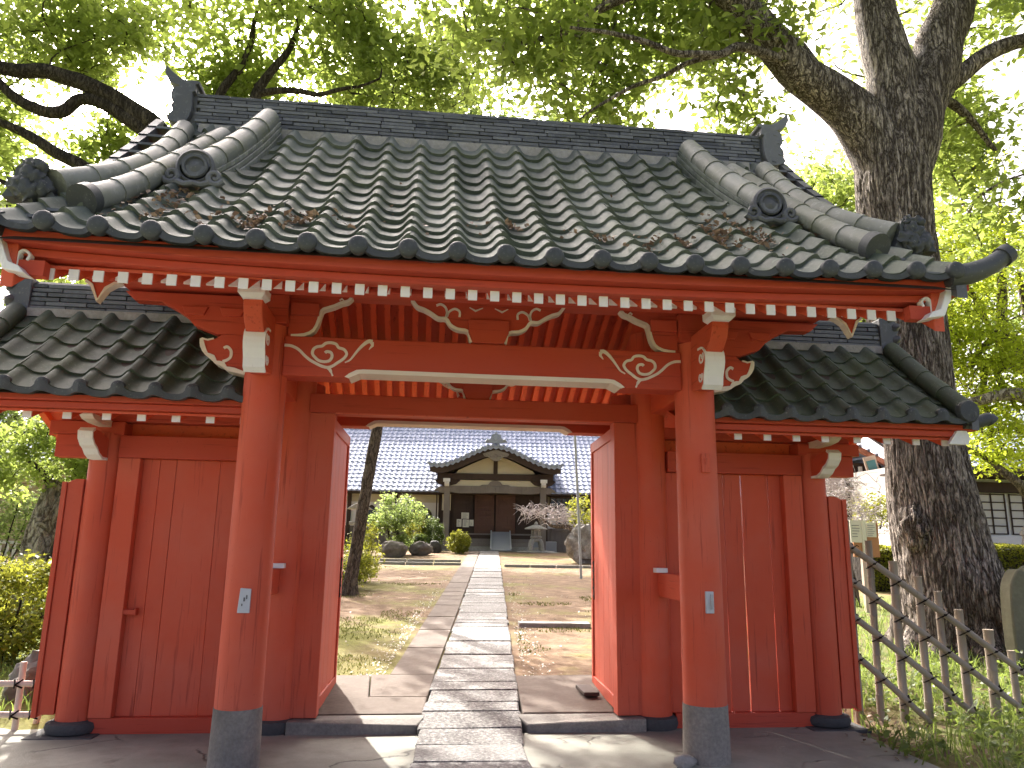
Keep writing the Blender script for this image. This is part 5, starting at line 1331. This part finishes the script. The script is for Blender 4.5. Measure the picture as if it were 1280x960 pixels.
# porch: posts, beams, floor, steps, doors
for x in (-2.28, 2.28):
    q = hb('porch_post', x-.14, x+.14, -.14, .14, .12, 3.15, wood_grey, bevel=.02)
    m = MB(); m.box(x-.2, x+.2, -.2, .2, -.05, .12); m.build('stone_base', pale_rock, q, world=False, bevel=.02)
    s = -1 if x < 0 else 1
    m = MB(); m.prism([(x+s*.14, 2.72), (x+s*.14, 3.02), (x+s*.34, 3.02), (x+s*.55, 2.90), (x+s*.60, 2.78), (x+s*.46, 2.82), (x+s*.34, 2.72)], 'y', -.09, .09); m.build('beam_nose', wood_grey, q, world=False, bevel=.02)
    m = MB(); m.prism([(-.14, 3.02), (-.5, 3.02), (-.62, 3.12), (-.55, 3.22), (-.14, 3.22)], 'x', x-.1, x+.1); m.box(x-.16, x+.16, -.66, -.5, 3.2, 3.36); m.build('white_nose', white_p, q, world=False)
    for k in (-1, 1):
        m = MB(); m.prism([(x+k*.1, 3.06), (x+k*.42, 3.14), (x+k*.62, 3.32), (x+k*.5, 3.36), (x+k*.1, 3.36)], 'y', -.1, .1); m.build('bracket_arm', wood_dark, q, world=False)
m = MB(); m.prism([(-2.14, 2.76), (-1.7, 2.70), (0, 2.74), (1.7, 2.70), (2.14, 2.76), (2.14, 3.06), (-2.14, 3.06)], 'y', -.11, .11); tbm = m.build('porch_beam', wood_grey, H, world=False, bevel=.015)
m = MB()
for k in range(22):
    x = -2.0+k*.19
    sp = [(x+.07*(1-i/12)*math.cos(i*.6), 2.90+.06*(1-i/12)*math.sin(i*.6)) for i in range(10)]
    if abs(x) > .9: m.ribbon(sp, .02, -.125, -.10)
m.build('beam_carving', wood_grey, tbm, world=False)
m = MB(); m.prism(cat2([(-.75, 3.06), (-.6, 3.13), (-.35, 3.14), (-.25, 3.25), (-.1, 3.33), (.1, 3.33), (.25, 3.25), (.35, 3.14), (.6, 3.13), (.75, 3.06)], 3), 'y', -.08, .08); m.build('frog_leg_strut', wood_grey, H, world=False)
hb('plaster_panel', -2.14, 2.14, -.03, .03, 3.061, 3.34, plaster_y)
hb('rainbow_beam', -2.75, 2.75, -.16, .16, 3.36, 3.64, wood_dark)
# curved porch gable
def kara(x):
    a = min(1, abs(x)/3.05); return 4.87-.92*(.5-.5*math.cos(math.pi*min(1, a*1.08)))**.88+.10*max(0, a-.85)/.15*.5
xs_ = [-3.05+6.1*i/48 for i in range(49)]
m = MB(); m.prism([(x, kara(x)-.40) for x in xs_ if abs(x) < 1.9]+[(1.9, 3.64), (-1.9, 3.64)], 'y', -.05, .05); m.build('gable_plaster', plaster_y, H, world=False)
m = MB(); m.prism([(x, kara(x)-.12) for x in xs_]+[(x, kara(x)-.46+.10*abs(x)/3.3) for x in xs_[::-1]], 'y', -.95, -.82); m.build('gable_barge', wood_dark, H, world=False)
m = MB(); m.prism([(x, kara(x)-.02) for x in xs_]+[(x, kara(x)-.10) for x in xs_[::-1]], 'y', -.82, 4.2); m.build('porch_soffit', wood_dark, H, world=False)
m = MB(); rows = 15; nx = 25
for c in range(nx):
    x0, x1 = -3.1+6.2*c/nx, -3.1+6.2*(c+1)/nx
    for r in range(rows):
        y0 = -1.08+.36*r; vs = []
        for (yy, dz) in ((y0, .055), (y0+.40, .01)):
            for i in range(6):
                x = x0+(x1-x0)*i/5; vs.append((x, yy, kara(x)+.02+dz+.035*math.cos(2*math.pi*i/5)))
        for i in range(6):
            x = x0+(x1-x0)*i/5; vs.append((x, y0, kara(x)-(.14 if r == 0 else 0)+.035*math.cos(2*math.pi*i/5)))
        fs = [(i, i+1, 7+i, 6+i) for i in range(5)]+[(12+i, 13+i, i+1, i) for i in range(5)]
        m.add(vs, fs)
proof = m.build('porch_roof', tile_h, H, world=False, smooth=True, angle=35)
m = MB(); m.lathe([(.085, .06), (.09, 0), (.07, -.04), (.0001, -.05)], (0, 0, 0), 14, 'y'); d = m.build('eave_end_tile', tile_h, None, smooth=True)
for i in range(nx+1):
    o = d if i == 0 else d.copy()
    if i: col.objects.link(o)
    x = -3.1+6.2*i/nx; o.parent = proof; o.location = (x, -1.10, kara(x)+.03)
m = MB(); m.tube([(0, -1.0, 5.10), (0, 4.0, 5.10)], .14, 12)
m.prism(cat2([(-.55, 4.98), (-.42, 5.16), (-.25, 5.20), (-.22, 5.36), (-.08, 5.42), (0, 5.50), (.08, 5.42), (.22, 5.36), (.25, 5.20), (.42, 5.16), (.55, 4.98)], 3), 'y', -1.15, -1.0)
for e in (-1, 1): m.tube([(e*.3, -1.17, 5.1), (e*.42, -1.18, 5.14), (e*.45, -1.17, 5.06)], .05, 8)
m.lathe([(.13, 0), (.10, -.05), (.0001, -.06)], (0, -1.15, 5.22), 16, 'y'); m.build('ridge_ornament', tile_h, proof, world=False, smooth=True, angle=40)
# carved pendant under the gable peak
m = MB(); m.prism(cat2([(-.62, 4.50), (-.5, 4.36), (-.32, 4.34), (-.2, 4.22), (0, 4.16), (.2, 4.22), (.32, 4.34), (.5, 4.36), (.62, 4.50), (.3, 4.60), (0, 4.68), (-.3, 4.60)], 3), 'y', -1.0, -.95)
for k in range(9): m.blob((-.44+k*.11, -1.0, 4.42+.05*math.sin(k*2)), (.05, .03, .05), 1, .2, 2, 0, k)
m.build('gable_pendant', wood_grey, H, world=False, smooth=True, angle=35)
hb('king_post', -.1, .1, -.12, .12, 3.64, 4.3, wood_dark)
# inside the porch
hb('porch_wall', -2.6, 2.6, 1.32, 1.45, -.1, 3.4, wood_dark)
hb('side_panel', -2.59, -2.16, 1.24, 1.31, .0, 1.95, wood_dark); hb('plaster_panel', -2.59, -2.16, 1.27, 1.31, 1.96, 2.75, plaster_y)
hb('porch_floor', -2.15, 2.15, .75, 1.32, .0, .80, wood_dark)
for k, (y0, y1, z1) in enumerate(((.45, .75, .62), (.10, .45, .43), (-.35, .10, .25), (-.75, -.35, .12))): hb('step', -2.1+.0*k, 2.1, y0, y1, -.05, z1, wood_grey if k < 2 else pale_rock, bevel=.012)
for k, (x0, mat) in enumerate(((-2.02, wood_dark), (-.98, wood_brown), (.05, wood_brown), (1.05, wood_dark))):
    m = MB(); x1 = x0+.95; m.box(x0, x1, 1.22, 1.27, .82, 2.70); dd = m.build('door_panel', mat, H, world=False)
    m = MB()
    for z in np.arange(.82, 2.72, .235): m.box(x0, x1, 1.19, 1.219, z, z+.035)
    for xx in (x0, x1-.06): m.box(xx, xx+.06, 1.185, 1.218, .82, 2.70)
    m.build('door_ribs', mat, dd, world=False)
hb('lower_rail', -2.1, 2.1, 1.17, 1.22, .80, .88, wood_grey)
hb('downpipe', -2.86, -2.80, 1.0, 1.06, 0, 2.8, wood_dark); hb('leaning_board', -2.62, -2.28, .95, 1.0, -.05, 1.3, wood_grey)
# notices pinned on the left door
def hp(x, y, z): return HO+Matrix.Rotation(HR, 3, 'Z') @ Vector((x, y, z))
def flat_thing(name, x0, x1, z0, z1, label, cat, group=None):
    m = MB(); m.box(x0, x1, 1.165, 1.172, z0, z1); o = m.build(name, paper_m, None); o.location = HO; o.rotation_euler = (0, 0, HR)
    tag(o, label, cat, group)
    m = MB()
    for i in range(5): m.box(x0+.05, x1-.06-rng.uniform(0, .08), 1.161, 1.1645, z1-.07-i*.055, z1-.055-i*.055)
    k = m.build('printed_lines', ink_m, o, world=False)
flat_thing('paper_notice', -1.62, -1.25, 1.56, 1.86, 'topmost pale paper notice on the dark porch door', 'notice', 'notices on the porch door')
flat_thing('paper_notice', -1.84, -1.60, 1.18, 1.54, 'leftmost narrow paper notice on the dark porch door', 'notice', 'notices on the porch door')
flat_thing('paper_notice', -1.55, -1.24, 1.16, 1.53, 'middle paper notice of the lower row on the porch door', 'notice', 'notices on the porch door')
flat_thing('paper_notice', -1.22, -1.02, 1.22, 1.52, 'rightmost small paper notice on the porch door', 'notice', 'notices on the porch door')
# access ramp
Rm = thing('access_ramp', hp(.30, -1, 0), 'grey sheet ramp with raised edges laid over the porch steps', 'ramp', rotz=HR)
m = MB(); m.prism([(-.9, .06), (1.9, .90), (1.9, .96), (-.9, .11)], 'x', -.42, .42); m.build('ramp_sheet', ramp_m, Rm, world=False)
for s in (-1, 1):
    m = MB(); m.prism([(-.9, .08), (1.9, .93), (1.9, 1.02), (-.9, .17)], 'x', s*.45-.03, s*.45+.03); m.build('ramp_edge', steel_m, Rm, world=False)

# ================================================================== courtyard things
# leaning thin tree
T = thing('courtyard_tree', (-1.85, 10.3, gz(10.3)), 'slender leaning tree trunk in the courtyard left of the path', 'tree')
m, sk = furrowed_trunk([(-1.86, 10.3, .2), (-1.84, 10.3, .75), (-1.74, 10.3, 1.5), (-1.60, 10.2, 2.7), (-1.42, 10.1, 4.0), (-1.2, 10, 5.4), (-1.1, 10, 6.6)], [.22, .125, .112, .108, .10, .08, .04], 40, 110, .014, 9)
m.build('trunk', bark_mid, T, smooth=True, angle=80)
m = MB()
for k in range(7):
    a = k*.95; m.tube(catmull([(-1.86, 10.3, .42), (-1.86+.3*math.cos(a), 10.3+.3*math.sin(a), .40), (-1.86+.62*math.cos(a), 10.3+.62*math.sin(a), .33)], 4), [.07, .07, .06, .05, .05, .04, .035, .03, .02], 7)
m.build('roots', bark_mid, T, smooth=True)
m = MB(); CL = ell_points((-1.1, 10, 6.6), (1.5, 1.5, .9), 55, .35, 6); connect(m, sk[len(sk)//2:], CL); m.build('branches', bark_mid, T, smooth=True)
leaf_mesh('crown', leaves_round(CL, 40, (.4, .4, .25)), .09, leaf_far, T)
# rounded small tree, clipped shrubs, rocks
gh = gz
T = thing('courtyard_tree', (-1.35, 25.5, gh(25.5)), 'small round crowned leafy tree left of the porch', 'tree')
m = MB(); SK = limb(m, [(-1.45, 25.5, 1.0), (-1.3, 25.5, 1.6), (-1.55, 25.5, 2.2), (-1.4, 25.5, 2.8)], [.10, .08, .06, .03], 8)
SK += limb(m, [(-1.5, 25.5, 1.05), (-1.75, 25.5, 1.7), (-1.9, 25.5, 2.4)], [.06, .05, .03], 8); m.build('trunk', bark_dark, T, smooth=True)
CL = ell_points((-1.45, 25.5, 2.75), (1.05, .9, .75), 95, .28, 3, 1.0)+ell_points((-2.2, 25.4, 2.3), (.45, .5, .4), 22, .2, 3)+ell_points((-1.3, 25.4, 1.55), (.4, .4, .4), 22, .2, 3)
m = MB(); connect(m, SK, CL, rr=.008); m.build('branches', bark_dark, T, smooth=True)
leaf_mesh('crown', leaves_round(CL, 46, (.2, .2, .15)), .085, leaf_far, T)
shrub('courtyard_shrub', (-1.95, 11.6, .98), (.52, .5, .50), 110, 34, .055, leaf_yel, 'loose yellow green shrub behind the leaning trunk', rad=(.13, .13, .1), shell=.2)
shrub('courtyard_shrub', (-1.80, 13.2, 1.28), (.42, .45, .68), 80, 30, .06, leaf_yel, 'taller yellow green shrub further behind the leaning trunk', rad=(.13, .13, .1), shell=.2)
def clipped(x, y, r, h, label, mat=leaf_dark):
    z = gh(y); shrub('clipped_shrub', (x, y, z+h*.55), (r, r, h*.55), 150, 60, .045, mat, label, rad=(r*.14, r*.14, h*.1), shell=.62, gap=.1, stems=5)
clipped(1.0, 26.6, .48, .80, 'low clipped dome shrub beside the path before the porch', leaf_yel)
clipped(-.05, 28.6, .50, 1.25, 'clipped ball shrub nearest the left porch post', leaf_dark)
clipped(-.75, 28.9, .52, 1.45, 'pale topped clipped ball shrub left of the other ball', leaf_yel)
clipped(-.55, 27.6, .40, .65, 'small grey green clipped mound in front of the balls', leaf_dark)
m = MB(); m.blob((-1.55, 23.6, gh(23.6)+.24), (.52, .38, .36), 4, .14, 1.3, 0, 21); tag(m.build('boulder', rock_m, smooth=True), 'large brown boulder under the round crowned tree', 'boulder')
m = MB(); m.blob((-.55, 25.2, gh(25.2)+.22), (.44, .34, .28), 4, .14, 1.3, 0, 22); tag(m.build('boulder', rock_m, smooth=True), 'lower brown boulder nearer the path, right of the large one', 'boulder')
m = MB(); m.blob((.05, 27.2, gh(27.2)+.2), (.26, .22, .28), 3, .14, 1.3, 0, 23); tag(m.build('boulder', dish_m, smooth=True), 'small blue grey stone beside the low clipped dome', 'boulder')
m = MB(); m.box(-3.1, -2.75, 24.8, 25.1, gh(25)-.05, gh(25)+1.1); m.box(-3.3, -2.55, 24.7, 25.2, gh(25)+1.1, gh(25)+1.22); m.box(-3.05, -2.8, 24.85, 25.05, gh(25)+1.22, gh(25)+1.7); m.prism([(-3.4, gh(25)+1.7), (-2.45, gh(25)+1.7), (-2.75, gh(25)+1.9), (-3.1, gh(25)+1.9)], 'y', 24.6, 25.3)
tag(m.build('stone_lantern', pale_rock, bevel=.02), 'tall stone lantern half hidden behind the round crowned tree', 'stone lantern')
# four legged stone lantern
lx, ly = 4.50, 28.7; lz = gh(ly)
L = thing('stone_lantern', (lx, ly, lz), 'squat stone lantern with four arched legs and a wide cap beside the ramp', 'stone lantern')
m = MB()
for k in range(4):
    a = math.pi/4+k*math.pi/2; c, s = math.cos(a), math.sin(a)
    m.tube(catmull([(lx+.16*c, ly+.16*s, lz+.52), (lx+.28*c, ly+.28*s, lz+.46), (lx+.34*c, ly+.34*s, lz+.25), (lx+.38*c, ly+.38*s, lz+.0)], 4), [.09]*13, 8)
m.lathe([(.24, .46), (.27, .50), (.27, .58), (.20, .60)], (lx, ly, lz), 8); m.build('legs', pale_rock, L, smooth=True, angle=40)
m = MB(); m.lathe([(.20, .60), (.27, .64), (.27, .69), (.21, .71)], (lx, ly, lz), 6)
for k in range(6):
    a = k*math.pi/3; m.box(lx+.18*math.cos(a)-.035, lx+.18*math.cos(a)+.035, ly+.18*math.sin(a)-.035, ly+.18*math.sin(a)+.035, lz+.71, lz+.97)
m.lathe([(.22, .93), (.22, .98)], (lx, ly, lz), 6); m.lathe([(.12, .71), (.12, .95)], (lx, ly, lz), 6)
m.build('fire_box', pale_rock, L, bevel=.01)
m = MB(); m.lathe([(.50, .99), (.52, 1.02), (.48, 1.06), (.26, 1.14), (.12, 1.20), (.0001, 1.21)], (lx, ly, lz), 6); cap = m.build('cap', pale_rock, L)
m = MB(); m.lathe([(.07, 1.19), (.09, 1.24), (.06, 1.30), (.0001, 1.36)], (lx, ly, lz), 12); m.build('finial', pale_rock, cap, smooth=True)
m = MB(); m.blob((lx+.1, ly, lz-.02), (.95, .5, .10), 3, .12, 1.5, 0, 31); tag(m.build('base_rock', pale_rock, smooth=True), 'flat pale rock under the four legged lantern', 'rock')
# pole
m = MB(); m.tube([(3.72, 14.8, .4), (3.66, 14.8, 2.0), (3.50, 14.7, 5.2)], [.035, .034, .032], 10); tag(m.build('thin_pole', steel_m, smooth=True), 'thin grey pole standing in the courtyard near the right leaf', 'pole')
# upright round stone and bare branching tree at the right
m = MB(); m.blob((5.25, 21.5, gh(21.5)+.62), (.72, .38, .70), 4, .16, 2.2, 0, 41); tag(m.build('rugged_stone', stone_mat('dark rugged stone', [(.3, (.10, .09, .08)), (.5, (.30, .27, .25)), (.7, (.52, .49, .46))], 5, 2, (.08, .07, .06), .5, .9, .8), smooth=True), 'big rounded rugged stone standing behind the thin pole', 'rock')
bare_tree('plum_tree', (5.4, 22.6, gh(22.6)), [(5.6, 22.6, .8), (5.3, 22.6, 1.7), (4.8, 22.5, 2.2), (4.2, 22.4, 2.25), (3.7, 22.3, 2.5)], [.13, .11, .09, .06, .03], [((3.9, 22.3, 2.65), (1.25, .8, .36), 80), ((5.0, 22.5, 2.6), (.9, .8, .5), 45)], 0, 'bare pale branched plum tree before the right porch post', bark_mid, twig_white, .25, 3, .010)
shrub('courtyard_shrub', (5.5, 23.4, 2.75), (.5, .5, .6), 46, 30, .08, leaf_yel, 'light green leafy crown behind the bare plum branches', rad=(.2, .2, .16), shell=.1, stems=3)
m = MB(); m.box(4.7, 5.8, 30.9, 31.4, 1.1, 1.75); tag(m.build('trough', ramp_m, bevel=.03), 'blue grey box standing against the hall wall right of the lantern', 'box')
# stone edgings across the yard
def edge_strip(x0, x1, y, n, label):
    m = MB(); x = x0
    rot = Matrix.Rotation(-.04, 3, 'Z')
    for i in range(n):
        d = (x1-x0)/n; yy = y-.05*(x-x0); m.box(x+.01, x+d-.01, yy, yy+.14, gh(yy)-.1, gh(yy)+.075, rot=rot); x += d
    tag(m.build('edging', pale_rock, bevel=.012), kind='structure')
edge_strip(-4.5, .78, 19.6, 6, ''); edge_strip(-4.6, .85, 21.2, 6, ''); edge_strip(2.1, 6.2, 18.9, 5, '')
m = MB(); z = gh(6.15)
m.box(1.02, 2.08, 6.02, 6.32, z-.1, z+.05, rot=Matrix.Rotation(-.06, 3, 'Z')); tag(m.build('stepping_slab', pale_rock, bevel=.012), 'long flat stone slab lying in the earth right of the path', 'stone slab')
m = MB(); m.box(4.3, 5.9, 5.6, 5.75, .2, .32, rot=Matrix.Rotation(.05, 3, 'Z')); tag(m.build('ground_stone', rock_m, bevel=.02), 'long low stone on the grass behind the bamboo fence', 'stone')

# ================================================================== loose stuff
def scatter(n, f):
    P = []
    while len(P) < n:
        q = f()
        if q is not None: P.append(q)
    return P
# fallen leaves on the roof tiles
P = []
for (x, y, n, sx, sy) in ((-1.45, -.79, 150, .14, .08), (-1.61, -.95, 110, .12, .06), (-2.23, -.60, 240, .12, .20), (-2.28, -.25, 60, .06, .15), (-1.2, -.8, 60, .08, .05), (.05, -.67, 70, .08, .05), (.61, -.81, 60, .08, .05), (.89, -1.04, 50, .08, .04), (1.18, -.84, 90, .12, .06), (1.65, -.67, 150, .13, .13), (1.78, -.48, 130, .12, .12), (1.9, -.75, 80, .12, .08), (2.36, -.4, 60, .05, .15), (-.5, -.8, 14, .3, .1), (-.95, -.6, 10, .3, .2), (.3, -.2, 8, .6, .3)):
    for i in range(n):
        xx, yy = x+npr.normal()*sx, max(-1.28, y+npr.normal()*sy); u = ((xx-TX0)/(TW*5.72/6)) % 1.0
        t = (yy-EY)/(TY-EY); p, nn = gsurf(xx, t); h = .033*math.cos(2*math.pi*u)
        if h > .012: continue
        P.append(p+nn*(h+.045+abs(npr.normal())*.010))
o = leaf_mesh('fallen_leaves', [tuple(p) for p in P], .038, litter_m, flat=1.0); tag(o, 'dry brown leaves gathered in the hollows of the gate roof', 'fallen leaves', kind='stuff')
# pale chips and petals along the path
def fch():
    y = 2.4+abs(npr.normal())*5
    if y > 26: return None
    s = -1 if npr.rand() < .62 else 1; c = pathx(y)
    x = c-hw-.47-abs(npr.normal())*.13 if s < 0 else c+hw+.08+abs(npr.normal())*.16
    return (x, y, gz(y)+.006)
o = leaf_mesh('path_chips', scatter(1300, fch), .026, petal_m, flat=2.5, elong=.9, var=.6); tag(o, 'pale chips and petals strewn along both path edges', 'chips', kind='stuff')
def fpt():
    y = npr.uniform(2.5, 20); x = npr.uniform(-4.5, 5)
    if abs(x-pathx(y)) < .5 or -1.0 < x-pathx(y) < 0: return None
    if noise.noise(Vector((x*.9, y*.6, 7))) < -.05: return None
    return (x, y, gz(y)+.006)
o = leaf_mesh('fallen_petals', scatter(700, fpt), .026, petal_m, flat=2.5, var=.6); tag(o, 'pale petals and leaf bits lying on the courtyard earth', 'petals', kind='stuff')
def blades(name, pts, h, w, mat, label, cat):
    n = len(pts); P = np.array(pts); a = npr.uniform(0, 2*math.pi, n); hh = h*npr.uniform(.5, 1.4, n); lean = npr.normal(size=(n, 2))*.45
    v = np.empty((n, 6, 3)); dx, dy = np.cos(a)*w, np.sin(a)*w; d = np.stack([dx, dy, 0*dx], 1)
    mid = P+np.stack([lean[:, 0]*hh*.35, lean[:, 1]*hh*.35, hh*.6], 1); tip = P+np.stack([lean[:, 0]*hh, lean[:, 1]*hh, hh*.95], 1)
    v[:, 0] = P-d; v[:, 1] = P+d; v[:, 2] = mid+d*.8; v[:, 3] = mid-d*.8; v[:, 4] = tip+d*.1; v[:, 5] = tip-d*.1
    me = bpy.data.meshes.new(name); me.materials.append(mat); idx = np.arange(n)[:, None]*6
    F = np.concatenate([idx+np.array([0, 1, 2, 3]), idx+np.array([3, 2, 4, 5])], 1).reshape(-1, 4)
    me.vertices.add(n*6); me.vertices.foreach_set('co', v.reshape(-1)); me.loops.add(n*8); me.loops.foreach_set('vertex_index', F.reshape(-1))
    me.polygons.add(n*2); me.polygons.foreach_set('loop_start', np.arange(n*2)*4); me.polygons.foreach_set('loop_total', np.full(n*2, 4)); me.update(calc_edges=True)
    at = me.attributes.new('tone', 'FLOAT', 'FACE'); at.data.foreach_set('value', np.repeat(npr.uniform(0, 1, n), 2))
    o = bpy.data.objects.new(name, me); place(o); tag(o, label, cat, kind='stuff'); return o
def fgr():
    x, y = npr.uniform(3.05, 9), npr.uniform(-1.2, 9)
    if x < 3.3 and y > .3: return None
    k = noise.noise(Vector((x*1.4, y*1.4, 2)))
    if k < -.15+.1*npr.normal(): return None
    if y > 4 and npr.rand() < .5: return None
    return (x, y, gzx(x, y)-.01)
blades('weeds', scatter(6500, fgr), .17, .006, grass_m, 'weedy grass along the foot of the right bamboo fence', 'grass')
def fbr():
    x, y = npr.uniform(3.0, 6.6), npr.uniform(-.6, 3.0)
    if x < 3.35 and y > .4: return None
    k = noise.noise(Vector((x*1.8, y*1.8, 9)))
    if k < .0: return None
    return (x, y, gzx(x, y)+abs(npr.normal())*.09+.01)
o = leaf_mesh('ground_cover', scatter(3600, fbr), .055, grass_m, flat=.9); tag(o, 'broad leaved weeds growing under the bamboo fence', 'ground cover', kind='stuff')
def flt():
    x, y = npr.uniform(2.95, 6), npr.uniform(-.8, 2.0); 
    return (x, y, gzx(x, y)+.012)
o = leaf_mesh('leaf_litter', scatter(500, flt), .05, litter_m, flat=1.6); tag(o, 'dry leaf litter on the ground by the right fence', 'leaf litter', kind='stuff')
def fyl():
    x, y = npr.uniform(-9, -3.3), npr.uniform(1.3, 9)
    if noise.noise(Vector((x*1.4, y*1.4, 2))) < 0: return None
    return (x, y, gzx(x, y)-.01)
blades('garden_grass', scatter(3500, fyl), .13, .006, grass_m, 'grass tufts on the ground of the left garden', 'grass')
def fmo():
    y = npr.uniform(2.5, 13); x = npr.uniform(-4, 4.5)
    if -1.0 < x-pathx(y) < .52: return None
    k = noise.noise(Vector((x*.8, y*.8, 12)))+(.2 if x < 0 and y < 7 else -.15)
    if k < .05: return None
    return (x, y, gz(y)-.008)
blades('courtyard_moss', scatter(9000, fmo), .028, .006, moss_m, 'low yellow green moss and grass on the courtyard earth', 'moss')
